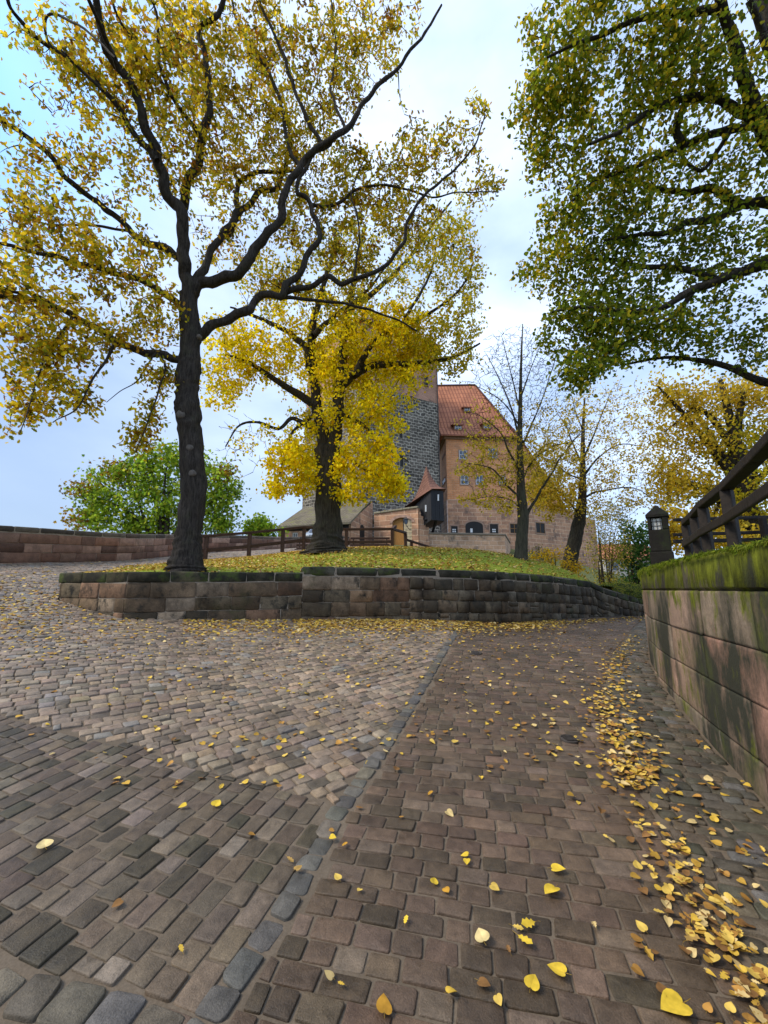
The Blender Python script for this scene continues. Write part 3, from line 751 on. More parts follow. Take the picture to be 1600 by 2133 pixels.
# ------------------------------------------------------------------ the raised lawn
lawn_pts = []
for t in np.linspace(0, ip.L, 26):
    a = ip.at(t) - ip.nrm(np.array([t]))[0] * .38; lawn_pts.append((a[0], a[1], isl_top(t) - .03))
for u, v, s in [(700, 1150, 12.6), (640, 1152, 13.2), (800, 1146, 14.5), (900, 1146, 14.6), (1000, 1152, 14.0), (1100, 1170, 14.2), (1200, 1197, 14.6), (385, 1185, 8.95), (470, 1184, 10.5), (560, 1176, 11.5), (330, 1187, 9.6), (1000, 1172, 12.2), (800, 1163, 12), (1150, 1200, 12.8)]:
    lawn_pts.append(tuple(Ps(u, v, s)))
for x, y in [(-7.3, 17.0), (-3.6, 18.6), (.4, 19.2), (-8.4, 13.2), (-7.9, 11), (-5.5, 17.8), (-1.6, 18.9), (-8.2, 15)]:
    lawn_pts.append((x, y, Hf(x, y) + .03))
for x, y, z in [(6.5, 20.5, 2.5), (11.8, 19.5, .9), (4, 17, 3.0), (8.5, 18, 1.8)]: lawn_pts.append((x, y, z))
h_lawn = rbf_fit(lawn_pts)
LAWN = [tuple(ip.at(t) - ip.nrm(np.array([t]))[0] * .30) for t in np.linspace(.0, ip.L, 60)] + [(11.8, 19.5), (9, 20.1), (6.5, 20.5), (3.5, 19.8), (.6, 19.3), (-3.6, 18.7), (-7.4, 17.1), (-8.0, 15), (-8.5, 13.2), (-8.3, 11.5)]
gx, gy = np.meshgrid(np.arange(-9, 12, .22), np.arange(7.8, 21, .22), indexing='ij'); gx = gx.ravel(); gy = gy.ravel()
k = in_poly(gx, gy, LAWN) & (poly_dist(gx, gy, LAWN) > .1); gx, gy = gx[k], gy[k]
pts2 = [Vector((float(a), float(b))) for a, b in LAWN] + [Vector((float(a), float(b))) for a, b in zip(gx, gy)]
nl = len(LAWN)
vo, eo, fo, *_ = delaunay_2d_cdt(pts2, [(i, (i + 1) % nl) for i in range(nl)], [], 1, 1e-5)
vx = np.array([tuple(x) for x in vo]); vz = h_lawn(vx[:, 0], vx[:, 1]) + np.array([.02 * mnoise.noise(Vector((a * 1.5, b * 1.5, 0))) for a, b in vx])
mb = MB(); mb.add(np.column_stack([vx, vz]), np.array([list(f) for f in fo]), (.27, .32, .04))
tag(mb.build('lawn', M['soil'], smooth=True), kind='structure')
def rand_in(poly, n):
    p = np.array(poly); lo, hi = p.min(0), p.max(0); o = []
    while sum(map(len, o)) < n:
        q = rng.uniform(lo, hi, (n * 2, 2)); o.append(q[in_poly(q[:, 0], q[:, 1], poly)])
    return np.concatenate(o)[:n]
q = rand_in(LAWN, 42000); q = q[rng.random(len(q)) < np.clip(1.5 - (q[:, 1] - 8) / 14, .35, 1)]; n = len(q)
base = np.column_stack([q, h_lawn(q[:, 0], q[:, 1]) - .004]); d = np.column_stack([rng.normal(0, .4, (n, 2)), np.ones(n)]); d /= np.linalg.norm(d, axis=1)[:, None]
pal = np.array([(.44, .54, .045), (.54, .58, .06), (.30, .40, .04), (.60, .56, .10)])
mb = MB(); blades(mb, base, d, rng.uniform(.03, .08, n), rng.uniform(.003, .007, n), pal[rng.integers(4, size=n)] * rng.uniform(.7, 1.2, (n, 1)))
gr = mb.build('grass', M['grass']); tag(gr, 'short green grass of the raised lawn showing between yellow leaves', 'grass', kind='stuff')
# ------------------------------------------------------------------ the castle
M['rubble'] = m_brick('tower_rubble', (.055, .05, .043), (.15, .13, .105), (.38, .345, .28), .85, .46, .055, .6, (.6, 1.35), .35)
M['tower_brick'] = m_brick('tower_brick', (.46, .24, .16), (.38, .20, .14), (.48, .34, .25), .5, .16, .02, 0, (.75, 1.2), .3, stain=((.16, .11, .085), .5))
M['red_brick'] = m_brick('red_brick', (.74, .345, .155), (.58, .25, .11), (.62, .37, .22), .8, .3, .03, 0, (.72, 1.25), .35, stain=((.40, .21, .12), .35))
M['sandstone'] = m_brick('sandstone_courses', (.54, .30, .175), (.36, .20, .125), (.62, .42, .28), 1.5, .62, .05, .02, (.72, 1.2), .4, stain=((.16, .11, .085), .6))
M['bastion'] = m_brick('bastion_stone', (.58, .36, .22), (.38, .24, .15), (.58, .42, .31), .95, .5, .045, .04, (.7, 1.2), .5, stain=((.14, .11, .08), .5))
M['tile'] = m_brick('roof_tile', (.44, .18, .095), (.35, .145, .08), (.22, .08, .05), .55, 1.6, .09, .0, (.75, 1.25), .25, offs=0.0)
M['tile_old'] = m_brick('old_roof_tile', (.25, .12, .08), (.19, .095, .065), (.10, .05, .04), .22, .26, .03, .0, (.7, 1.3), .5)
M['moss_roof'] = m_brick('mossy_roof', (.20, .165, .115), (.15, .125, .085), (.08, .07, .045), .3, .3, .03, .02, (.7, 1.3), .6, stain=((.16, .155, .05), 1.2))
M['black_wood'] = m_wood('black_boards', (.008, .008, .009), (.028, .028, .032), (3, 3, .1), .7)
M['stone_trim'] = m_stone('stone_trim', .75, 1.2, 2, .85, .4, .01, 20, .2)
M['lattice'] = m_plain('pale_lattice', (.5, .42, .27), .6, .15)
M['door_wood'] = m_wood('gate_wood', (.20, .09, .02), (.36, .18, .045), (1, 1, .2))
class Plane:
    """a vertical wall plane through a running towards b; px() finds the point of the wall seen at a pixel"""
    def __init__(s, a, b):
        s.a = np.asarray(a, float)[:2]; d = np.asarray(b, float)[:2] - s.a; s.L = np.linalg.norm(d); s.d = d / s.L; s.n = np.array([s.d[1], -s.d[0]])
        if s.n.dot(-s.a) < 0: s.n = -s.n
    def px(s, u, v):
        r = ray(u, v); k = s.n.dot(s.a) / (s.n.dot(r[:2])); q = np.array([0, 0, EYE]) + r * k; return np.array([(q[:2] - s.a).dot(s.d), q[2]])
    def w(s, t, z, o=0.0): q = s.a + s.d * t + s.n * o; return np.array([q[0], q[1], z])
    def poly(s, mb, tz, o=0.0, col=(1, 1, 1)):
        q = [s.w(t, z, o) for t, z in tz]; mb.add(q, [list(range(len(q)))], col, [[(t, z) for t, z in tz]])
    def box(s, mb, t0, z0, t1, z1, o0, o1, col=(1, 1, 1), bev=.01):
        t0, t1 = min(t0, t1), max(t0, t1); z0, z1 = min(z0, z1), max(z0, z1)
        rbox(mb, (t0, o0, z0), (t1, o1, z1), bev, lambda p: np.column_stack([s.a[0] + s.d[0] * p[:, 0] + s.n[0] * p[:, 1], s.a[1] + s.d[1] * p[:, 0] + s.n[1] * p[:, 1], p[:, 2]]), col)
def window(pl, parent, u0, v0, u1, v1, glass='glass', frame=(.55, .52, .48), mull=(1, 1), surround=(.34, .23, .17), name='window', fm='white'):
    a = pl.px(u0, v1); b = pl.px(u1, v0); t0, z0, t1, z1 = a[0], a[1], b[0], b[1]; w = t1 - t0; h = z1 - z0
    m = MB(); e = min(.16, w * .16)
    pl.box(m, t0 - e, z0 - e, t0, z1 + e, -.05, .07, surround); pl.box(m, t1, z0 - e, t1 + e, z1 + e, -.05, .07, surround); pl.box(m, t0, z1, t1, z1 + e, -.05, .065, surround); pl.box(m, t0, z0 - e, t1, z0, -.05, .09, surround)
    r = m.build(name, M['stone_trim'], parent)
    m = MB(); pl.box(m, t0, z0, t1, z1, -.04, .012); m.build('pane', M[glass], r)
    if mull:
        m = MB(); f = .07
        pl.box(m, t0, z0, t0 + f, z1, .0, .035); pl.box(m, t1 - f, z0, t1, z1, .0, .035); pl.box(m, t0 + f, z0, t1 - f, z0 + f, .0, .034); pl.box(m, t0 + f, z1 - f, t1 - f, z1, .0, .034)
        for i in range(mull[0]): x = t0 + w * (i + 1) / (mull[0] + 1); pl.box(m, x - .035, z0 + f, x + .035, z1 - f, .0, .033)
        for i in range(mull[1]): y = z0 + h * (i + 1) / (mull[1] + 1); pl.box(m, t0 + f, y - .03, t1 - f, y + .03, .0, .031)
        m.build('frame', M[fm], r)
    return r
def arch_pts(t0, t1, z0, zs, n=12, rise=None):
    w = (t1 - t0) / 2; c = (t0 + t1) / 2; rise = w if rise is None else rise
    return [(t0, z0), (t1, z0)] + [(c + w * math.cos(a), zs + rise * math.sin(a)) for a in np.linspace(0, np.pi, n)]
def roof_poly(mb, pts, col=(1, 1, 1), th=.18):
    """a tiled slope with thickness; uv runs along the eave and up the slope"""
    p = np.asarray(pts, float); e = p[1] - p[0]; e /= np.linalg.norm(e); nrm = np.zeros(3)
    for i in range(len(p)): nrm += np.cross(p[i], p[(i + 1) % len(p)])
    nrm /= np.linalg.norm(nrm)
    if nrm[2] < 0: nrm = -nrm
    up = np.cross(nrm, e)
    if up[2] < 0: up = -up
    uv = [((q - p[0]).dot(e), (q - p[0]).dot(up)) for q in p]
    mb.add(p, [list(range(len(p)))], col, [uv]); lo = p - np.array([0, 0, th]); mb.add(lo, [list(range(len(p)))[::-1]], col, [uv[::-1]])
    for i in range(len(p)):
        j = (i + 1) % len(p); mb.add([p[j], p[i], lo[i], lo[j]], [[0, 1, 2, 3]], col, [[(0, 0), (.3, 0), (.3, .1), (0, .1)]])

# tower ------------------------------------------------------------
cA = P(748, 1100, 52)[:2]; cL = P(628, 1100, 60)[:2]; cR = cA + np.array([.875, .485]) * 13.2
tw_ = thing('castle_tower', (*cA, 7.0), 'massive dark rubble tower with a pinkish brick top behind the yellow linden', 'tower')
pR = Plane(cA, cR); pL = Plane(cA, cL)
zE = pR.px(912, 720)[1]; zB = pR.px(908, 840)[1]
bkL = cL + (cR - cA); m = MB()
corners = [cA, cR, cR + np.array([-.485, .875]) * 12, cL + np.array([.6, .8]) * 8, cL]
def ring_wall(mb, z0, z1, inset=0.0):
    c = np.mean(corners, 0); cs = [q + (c - q) / np.linalg.norm(c - q) * inset for q in corners]; t = 0
    for i in range(len(cs)):
        a, b = cs[i], cs[(i + 1) % len(cs)]; L = np.linalg.norm(b - a)
        mb.add([(*a, z0), (*b, z0), (*b, z1), (*a, z1)], [[0, 1, 2, 3]], (1, 1, 1), [[(t, z0), (t + L, z0), (t + L, z1), (t, z1)]]); t += L
m = MB(); ring_wall(m, 0, zB); m.build('rubble_wall', M['rubble'], tw_)
m = MB(); ring_wall(m, zB, zE, .10); m.build('brick_storey', M['tower_brick'], tw_)
c = np.mean(corners, 0); ap = np.array([*c, zE + 7]); m = MB()
ov = [q + (q - c) / np.linalg.norm(q - c) * .7 for q in corners]
for i in range(5): roof_poly(m, [(*ov[i], zE - .1), (*ov[(i + 1) % 5], zE - .1), ap])
m.build('roof', M['tile_old'], tw_)
for (u0, v0, u1, v1) in [(832, 898, 838, 912), (834, 1005, 841, 1030), (833, 945, 840, 972)]: window(pR, tw_, u0, v0, u1, v1, 'black', mull=None, surround=(.26, .23, .19), name='slit_window')
for (u0, v0, u1, v1) in [(882, 722, 890, 750), (884, 785, 891, 802), (856, 780, 862, 796)]: window(pR, tw_, u0, v0, u1, v1, 'black', mull=None, surround=(.30, .18, .13), name='slit_window')
m = MB(); q0 = pR.w(13.0, zE - .2, .12); q1 = pR.w(13.0, 7.5, .12); beam(m, q1, q0, .13, .13, up=(0, 1, 0)); m.build('downpipe', M['iron'], tw_)

# stable building ----------------------------------------------------
fa = P(934, 1100, 61)[:2]; fb = P(1080, 1100, 62.0)[:2]; fl = P(917, 1100, 69)[:2]
st = thing('castle_building', (*fa, 7.0), 'tall red brick castle building with steep orange tiled roof and dormers', 'building')
pF = Plane(fa, fb); pS = Plane(fl, fa); W_ = pF.L
zEv = pF.px(1000, 911)[1]; zSt = pF.px(1000, 1042)[1]; zG = 4.0
m = MB(); pF.poly(m, [(0, zSt), (W_, zSt), (W_, zEv), (0, zEv)]); pS.poly(m, [(0, zSt), (pS.L, zSt), (pS.L, zEv), (0, zEv)]); m.build('brick_wall', M['red_brick'], st)
m = MB(); pF.poly(m, [(-.12, zG), (W_, zG), (W_, zSt), (-.12, zSt)], .12); pS.poly(m, [(0, zG), (pS.L + .12, zG), (pS.L + .12, zSt), (0, zSt)], .12)
pF.box(m, 0, zSt - .12, W_, zSt + .02, 0, .16); m.build('stone_base', M['sandstone'], st)
m = MB(); pF.box(m, -.4, zEv - .5, W_ + .2, zEv - .05, .0, .35, (.30, .19, .13)); pS.box(m, 0, zEv - .5, pS.L, zEv - .05, 0, .35, (.30, .19, .13)); m.build('cornice', M['stone_trim'], st)
nF = pF.n; rid = P(990, 803, 70.0); ridl = P(880, 803, 70.0); e0 = pF.w(-1.0, zEv - .1, 1.0); e1 = pF.w(W_ + .5, zEv, 1.0); bk = P(1085, 850, 80); bk[2] = zEv
eL = np.array([*(pS.w(0, 0, .9)[:2]), zEv - .1])
kn = lambda a, b, f: a + (b - a) * f
m = MB(); ridl = np.array([rid[0] - 9.5, rid[1] + .3, rid[2]])
# bell-cast foot, then the main slope
k0 = kn(e0, ridl, .15) + np.array([0, 0, -.35]); k1 = kn(e1, rid, .15) + np.array([0, 0, -.35])
roof_poly(m, [e0, e1, k1, k0]); roof_poly(m, [k0 + (0, 0, .02), k1 + (0, 0, .02), rid, ridl])
roof_poly(m, [e1, bk, rid]); roof_poly(m, [eL, e0, k0, kn(eL, ridl, .15)]); roof_poly(m, [kn(eL, ridl, .15), k0, ridl])
roof_poly(m, [bk, np.array([e0[0], bk[1], zEv]), ridl, rid]); rf = m.build('roof', M['tile'], st)
m = MB(); beam(m, ridl + (0, 0, .1), rid + (0, 0, .1), .35, .25); beam(m, rid + (0, 0, .08), e1 + (0, 0, .08), .3, .22); m.build('ridge_tiles', M['tile_old'], rf)
def dormer(u, v, w_px):
    # stands on the main slope: find the slope point seen at (u, v)
    nrm = np.cross(k1 - k0, rid - k0); r = ray(u, v); o = np.array([0, 0, EYE]); q = o + r * (nrm.dot(k0 - o) / nrm.dot(r)); w = w_px * q[1] / F_PX / 2; h = w * 1.15
    m = MB(); d = np.array([pF.d[0], pF.d[1], 0]); b = np.array([-pF.n[0], -pF.n[1], 0]); f = q - b * .35
    rbox(m, (-w, 0, -.2), (w, 2.2, h), .03, lambda p: f + p[:, :1] * d + p[:, 1:2] * b + p[:, 2:] * np.array([0, 0, 1.0]), (.22, .12, .07)); dm = m.build('dormer', M['stone_trim'], st)
    m = MB(); rbox(m, (-w * .72, -.03, .0), (w * .72, .02, h * .8), .01, lambda p: f + p[:, :1] * d + p[:, 1:2] * b + p[:, 2:] * np.array([0, 0, 1.0])); m.build('pane', M['glass'], dm)
    m = MB()
    for x in (-w * .72, 0, w * .72): beam(m, f + d * x - b * .05 + (0, 0, 0), f + d * x - b * .05 + (0, 0, h * .8), .06, .05, up=b)
    beam(m, f - d * w * .72 - b * .05 + (0, 0, h * .4), f + d * w * .72 - b * .05 + (0, 0, h * .4), .05, .05); m.build('frame', M['white'], dm)
    m = MB(); z = np.array([0, 0, 1.0]); roof_poly(m, [f - d * w * 1.35 - b * .3 + z * h, f + d * w * 1.35 - b * .3 + z * h, f + d * w * 1.35 + b * 2.6 + z * (h + .8), f - d * w * 1.35 + b * 2.6 + z * (h + .8)], th=.14); m.build('dormer_roof', M['tile'], dm)
dormer(972, 858, 15); dormer(953, 896, 18); dormer(1013, 894, 18)
for (u0, v0, u1, v1) in [(957, 939, 972, 956), (1018, 935, 1034, 954), (960, 991, 975, 1009), (992, 991, 1006, 1009), (1040, 992, 1052, 1009)]: window(pF, st, u0, v0, u1, v1, mull=(1, 1))
for (u0, v0, u1, v1) in [(922, 942, 928, 956), (922, 993, 928, 1012), (922, 1046, 928, 1064)]: window(pS, st, u0, v0, u1, v1, 'glass', mull=(1, 1), fm='door_wood', surround=(.36, .19, .12))
pB = Plane(pF.w(0, 0, .12), pF.w(1, 0, .12))
for (u0, v0, u1, v1) in [(940, 1096, 953, 1113), (1021, 1092, 1037, 1113)]: window(pB, st, u0, v0, u1, v1, 'black', mull=None)
window(pB, st, 1063, 1091, 1080, 1111, 'black', mull=(1, 1), fm='door_wood')
a = pB.px(970, 1113); b = pB.px(1006, 1096); pts = arch_pts(a[0], b[0], a[1], b[1], 12, .7); m = MB()
prism(m, [pB.w(t, z, .02) for t, z in pts], np.array([*pB.n, 0]) * -.1); dr = m.build('arched_door', M['black'], st)
m = MB(); q = arch_pts(a[0] - .22, b[0] + .22, a[1], b[1], 12, .95)
for (p0, p1), (p2, p3) in zip(zip(pts[1:], q[1:]), zip(pts[2:], q[2:])): prism(m, [pB.w(*p0, .06), pB.w(*p1, .06), pB.w(*p3, .06), pB.w(*p2, .06)], np.array([*pB.n, 0]) * -.1, (.33, .22, .16))
m.build('door_surround', M['stone_trim'], dr)
m = MB(); z = pB.px(982, 1105)
pB.box(m, z[0] - .18, z[1] - .3, z[0] + .18, z[1] + .3, .02, .06); m.build('notice', M['white'], dr)
for u in (946, 1029):
    m = MB(); z = pB.px(u, 1105)
    for dx in (-.15, .15):
        for dz in (-.17, .13): pB.box(m, z[0] + dx - .11, z[1] + dz - .10, z[0] + dx + .11, z[1] + dz + .10, .02, .04)
    m.build('shutter_panes', M['white'], st)
# right-hand wing with the falling verge, and its masonry foot
gC = P(1152, 1100, 66)[:2]; gE = P(1240, 1100, 72)[:2]
wing = thing('castle_wing', (*fb, 6.0), 'lower sandstone wing with falling roofline at the right end of the castle', 'building')
pW = Plane(fb, gE); m = MB(); tz = [pW.px(1080, 1050), pW.px(1165, 1050), pW.px(1150, 1012), pW.px(1080, 896)]
tz[0][0] = .02; tz[3][0] = .02; tz[0][1] = zSt; tz[1][1] = zSt
pW.poly(m, tz); m.build('brick_wall', M['red_brick'], wing)
m = MB(); pW.poly(m, [(.02, -2), (pW.L, -2), (pW.L, pW.px(1240, 1085)[1]), (pW.px(1170, 1050)[0], zSt), (.02, zSt)], .13); m.build('stone_base', M['sandstone'], wing)
bkv = np.array([-pW.n[0], -pW.n[1], 0]) * 9; m = MB(); A_ = pW.w(*tz[3], .3); B_ = pW.w(*tz[2], .3); C_ = pW.w(*pW.px(1172, 1052), .3)
roof_poly(m, [A_, B_, B_ + bkv, A_ + bkv]); roof_poly(m, [B_, C_, C_ + bkv, B_ + bkv]); m.build('roof', M['tile'], wing)
window(Plane(pW.w(0, 0, .13), pW.w(1, 0, .13)), wing, 1117, 1090, 1134, 1110, 'black', mull=(1, 0), fm='door_wood')
pa = Plane(pW.w(0, 0, .13), pW.w(1, 0, .13))
for (u0, u1, v) in [(1083, 1108, 1168)]:
    a = pa.px(u0, 1195); b = pa.px(u1, v); m = MB(); prism(m, [pa.w(t, z, .03) for t, z in arch_pts(a[0], b[0], a[1], b[1], 10)], np.array([*pa.n, 0]) * -.1); m.build('cellar_arch', M['black'], wing)
# bastion wall in front of the building
ba = P(884, 1120, 46)[:2]; bb = P(1052, 1120, 47)[:2]; bc = P(1062, 1120, 56)[:2]
bs = thing('bastion_wall', (*ba, 4.0), 'pale sandstone terrace wall in front of the arched castle door', 'wall'); pT = Plane(ba, bb); zt = pT.px(960, 1114)[1]; m = MB()
pT.poly(m, [(0, 1), (pT.L, 1), (pT.L, zt), (0, zt)]); pU = Plane(bb, bc); pU.poly(m, [(0, 1), (pU.L, 1), (pU.L, zt), (0, zt)])
q = [pT.w(0, zt), pT.w(pT.L, zt), pU.w(pU.L, zt), pT.w(0, zt, -9)]; m.add(q, [[0, 1, 2, 3]], (1, 1, 1), [[(0, 0), (10, 0), (10, 9), (0, 9)]]); m.build('wall_face', M['bastion'], bs)
m = MB(); pT.box(m, -.1, zt, pT.L + .1, zt + .22, -.5, .10, (.20, .165, .125), .05); pU.box(m, 0, zt, pU.L, zt + .22, -.5, .1, (.20, .165, .125), .05); m.build('coping', M['stone_trim'], bs)
# gate wall with arch ------------------------------------------------
ga = P(779, 1120, 47)[:2]; gb_ = P(872, 1120, 45)[:2]; gw = thing('gate_wall', (*ga, 6.0), 'pink sandstone gateway with round arch and a coping rising to the right', 'gateway'); pG = Plane(ga, gb_)
aL = pG.px(817, 1090); aR = pG.px(858, 1090); wA = (aR[0] - aL[0]) / 2; zc = aL[1]; cx_ = (aL[0] + aR[0]) / 2; rise = pG.px(838, 1078)[1] - zc; zb_ = pG.px(838, 1152)[1]
topl = pG.px(780, 1071); topr = pG.px(871, 1058); arc = [(cx_ - wA * math.cos(x), zc + rise * math.sin(x)) for x in np.linspace(0, np.pi, 13)]
m = MB()
for o, flip in ((0, 0), (-.7, 1)):
    pG.poly(m, [(0, zb_), (aL[0], zb_), arc[0], (0, zc)], o); pG.poly(m, [(aR[0], zb_), (pG.L, zb_), (pG.L, zc), arc[-1]], o)
    for i in range(12):
        t0, t1 = arc[i][0], arc[i + 1][0]; f = lambda t: topl[1] + (topr[1] - topl[1]) * t / pG.L
        pG.poly(m, [arc[i], arc[i + 1], (t1, f(t1)), (t0, f(t0))], o)
    pG.poly(m, [(0, zc), arc[0], (arc[0][0], f(arc[0][0])), (0, f(0))], o); pG.poly(m, [arc[-1], (pG.L, zc), (pG.L, f(pG.L)), (arc[-1][0], f(arc[-1][0]))], o)
full = [(aL[0], zb_)] + arc + [(aR[0], zb_)]
for (a, b) in zip(full[:-1], full[1:]): m.add([pG.w(*a), pG.w(*b), pG.w(*b, -.7), pG.w(*a, -.7)], [[0, 1, 2, 3]], (1, 1, 1), [[(0, 0), (.5, 0), (.5, .7), (0, .7)]])
m.add([pG.w(pG.L, zb_), pG.w(pG.L, f(pG.L)), pG.w(pG.L, f(pG.L), -.7), pG.w(pG.L, zb_, -.7)], [[0, 1, 2, 3]], (1, 1, 1), [[(0, zb_), (0, f(pG.L)), (.7, f(pG.L)), (.7, zb_)]])
m.build('wall_face', M['sandstone'], gw)
m = MB()
for i in range(6):
    t0 = pG.L * i / 6; t1 = pG.L * (i + 1) / 6 - .02; rbox(m, (t0, -.85, 0), (t1, .15, .22), .05, lambda p: np.column_stack([pG.a[0] + pG.d[0] * p[:, 0] + pG.n[0] * p[:, 1], pG.a[1] + pG.d[1] * p[:, 0] + pG.n[1] * p[:, 1], f(p[:, 0]) + p[:, 2]]), (.25, .22, .15))
m.build('coping', M['coping_dark'] if False else M['stone_trim'], gw)
m = MB(); arc2 = [(cx_ - (wA + .32) * math.cos(x), zc + (rise + .32) * math.sin(x)) for x in np.linspace(0, np.pi, 13)]
for i in range(12): prism(m, [pG.w(*arc[i], .05), pG.w(*arc[i + 1], .05), pG.w(*arc2[i + 1], .05), pG.w(*arc2[i], .05)], np.array([*pG.n, 0]) * -.08, np.array((.34, .22, .165)) * rng.uniform(.8, 1.15))
m.build('arch_stones', M['stone_trim'], gw)
m = MB(); w_ = wA * 1.0; prism(m, [pG.w(t, z, -.25) for t, z in [(aL[0], zb_), (cx_ + .2, zb_)] + [p for p in arc[::-1] if p[0] < cx_ + .2]], np.array([*pG.n, 0]) * -.12); m.build('gate_leaf', M['door_wood'], gw)
m = MB(); n_l = 7
for i in range(n_l):
    t = cx_ + .25 + (aR[0] - cx_ - .25) * i / (n_l - 1); zz = zc + rise * math.sqrt(max(0, 1 - ((t - cx_) / wA) ** 2)); beam(m, pG.w(t, zb_, -.2), pG.w(t, max(zz, zb_ + .2), -.2), .10, .05, up=(*pG.n, 0))
for z in np.arange(zb_ + .3, zc + rise * .75, .42): beam(m, pG.w(cx_ + .2, z, -.19), pG.w(aR[0], z, -.19), .05, .10)
m.build('gate_lattice', M['lattice'], gw)
# stepped shoulder right of the gate
sh = thing('stepped_wall', (*gb_, 6.0), 'stepped pink stone buttress between the gateway and the terrace wall', 'wall'); sc_ = P(902, 1120, 46.5)[:2]; pH = Plane(gb_, sc_); m = MB()
for u0, u1, vt in [(872, 876, 1066), (876, 881, 1075), (881, 886, 1084), (886, 893, 1098), (893, 901, 1110)]:
    a = pH.px(u0, vt); b = pH.px(u1, vt); z1 = (a[1] + b[1]) / 2; pH.poly(m, [(a[0], 1.5), (b[0], 1.5), (b[0], z1), (a[0], z1)], .05)
    pH.poly(m, [(a[0], 1.5), (b[0], 1.5), (b[0], z1), (a[0], z1)], -.7); m.add([pH.w(a[0], z1, .05), pH.w(b[0], z1, .05), pH.w(b[0], z1, -.7), pH.w(a[0], z1, -.7)], [[0, 1, 2, 3]], (1, 1, 1), [[(0, 0), (.4, 0), (.4, .7), (0, .7)]])
    m.add([pH.w(b[0], 1.5, .05), pH.w(b[0], z1, .05), pH.w(b[0], z1, -.7), pH.w(b[0], 1.5, -.7)], [[0, 1, 2, 3]], (1, 1, 1), [[(0, 1.5), (0, z1), (.7, z1), (.7, 1.5)]])
m.build('wall_face', M['sandstone'], sh)
# wall lantern
wl = pG.w(*pG.px(850, 1086), .75); lan = thing('wall_lantern', wl, 'glass lantern on an iron bracket right of the gateway arch', 'lantern'); m = MB()
for x in (-1, 1):
    for y in (-1, 1): beam(m, wl + (x * .12, y * .12, -.42), wl + (x * .22, y * .22, .12), .035, .035, up=(0, 1, 0))
m.build('cage', M['iron'], lan); m = MB()
V = [wl + (x * .12, y * .12, -.42) for x, y in ((-1, -1), (1, -1), (1, 1), (-1, 1))] + [wl + (x * .21, y * .21, .11) for x, y in ((-1, -1), (1, -1), (1, 1), (-1, 1))]
m.add(V, [[0, 1, 5, 4], [1, 2, 6, 5], [2, 3, 7, 6], [3, 0, 4, 7], [0, 3, 2, 1]]); m.build('glass', M['glass'], lan); m = MB()
V = [wl + (x * .28, y * .28, .12) for x, y in ((-1, -1), (1, -1), (1, 1), (-1, 1))] + [wl + (0, 0, .42)]
m.add(V[:4], [[0, 3, 2, 1]]); m.add(V, [[0, 1, 4], [1, 2, 4], [2, 3, 4], [3, 0, 4]]); m.build('cap', M['iron'], lan); m = MB()
br = pG.w(*pG.px(856, 1104), .0); tube(m, spline(np.array([br, (br + wl) / 2 + (0, 0, -.35), wl + (0, 0, -.45)]), 6), .035, 6); m.build('bracket', M['iron'], lan)
# wooden oriel -----------------------------------------------------
oc = P(896, 1060, 45.0); orl = thing('wooden_oriel', oc, 'black boarded lookout with swooping tiled roof above the terrace wall', 'oriel')
OYf = 44.5; x0, x1, x2 = P(866, 1060, OYf + 2.2)[0], P(898, 1060, OYf)[0], P(924, 1060, OYf + .8)[0]; y0, y1, y2 = OYf + 2.2, OYf, OYf + .8
pts_b = [P(866, 1078, y0), P(871, 1107, y0 - .1), P(903, 1082, y1), P(923, 1082, y2)]
A0, A1 = np.array([x0, y0]), np.array([x1, y1]); B1 = np.array([x2, y2]); dirb = np.array([-.1, 2.2]); 
zlo = P(903, 1083, y1)[2]; zhi = P(898, 1020, y1)[2]; zl2 = P(871, 1107, y0)[2]; zh0 = P(866, 1052, y0)[2]
m = MB()
Q = [np.array([*A0, zl2]), np.array([*A1, zlo]), np.array([*B1, zlo]), np.array([*(B1 + dirb * 1.3), zlo]), np.array([*(A0 + dirb * .8), zl2]), np.array([*A0, zh0]), np.array([*A1, zhi]), np.array([*B1, zhi]), np.array([*(B1 + dirb * 1.3), zhi]), np.array([*(A0 + dirb * .8), zh0])]
for i in range(5):
    j = (i + 1) % 5; a, b, c_, d_ = Q[i], Q[j], Q[5 + j], Q[5 + i]; nb = max(2, int(np.linalg.norm((b - a)[:2]) / .26)); nv = np.cross(b - a, (0, 0, 1)); nv /= np.linalg.norm(nv)
    for k in range(nb):
        f0, f1 = k / nb, (k + .93) / nb; o = nv * (.02 if k % 2 else .035); P0, P1, P2, P3 = kn(a, b, f0) + o, kn(a, b, f1) + o, kn(d_, c_, f1) + o, kn(d_, c_, f0) + o; prism(m, [P0, P1, P2, P3], -nv * .06)
m.add(Q[:5], [[0, 1, 2, 3, 4]]); m.build('boarding', M['black_wood'], orl)
for (u, v0, v1, yy) in [(887, 1052, 1066, kn(A0[1], A1[1], .66)), (913, 1030, 1043, kn(A1[1], B1[1], .55))]:
    m = MB(); a = P(u, v1, yy - .12); b = P(u, v0, yy - .12); beam(m, a, b, .16, .1, up=(0, 1, 0)); m.build('slit_window', M['white'], orl)
m = MB(); wb = P(905, 1112, OYf + 2.4)
for u, vb, yb in [(880, 1104, 1.6), (902, 1112, 1.6)]: beam(m, P(u - 2, vb, OYf + yb + 1.0), P(u + 8, 1080, OYf + .5), .24, .24)
m.build('brace', M['black_wood'], orl)
apx = P(888, 971, OYf + 1.6); m = MB()
def concave(a, b, n=7, sag=.16):     # from eave a up to apex b, bell-cast
    t = np.linspace(0, 1, n)[:, None]; q = a + (b - a) * t; q[:, 2] -= sag * (b[2] - a[2]) * np.sin(t[:, 0] * np.pi) * 1.6; return q
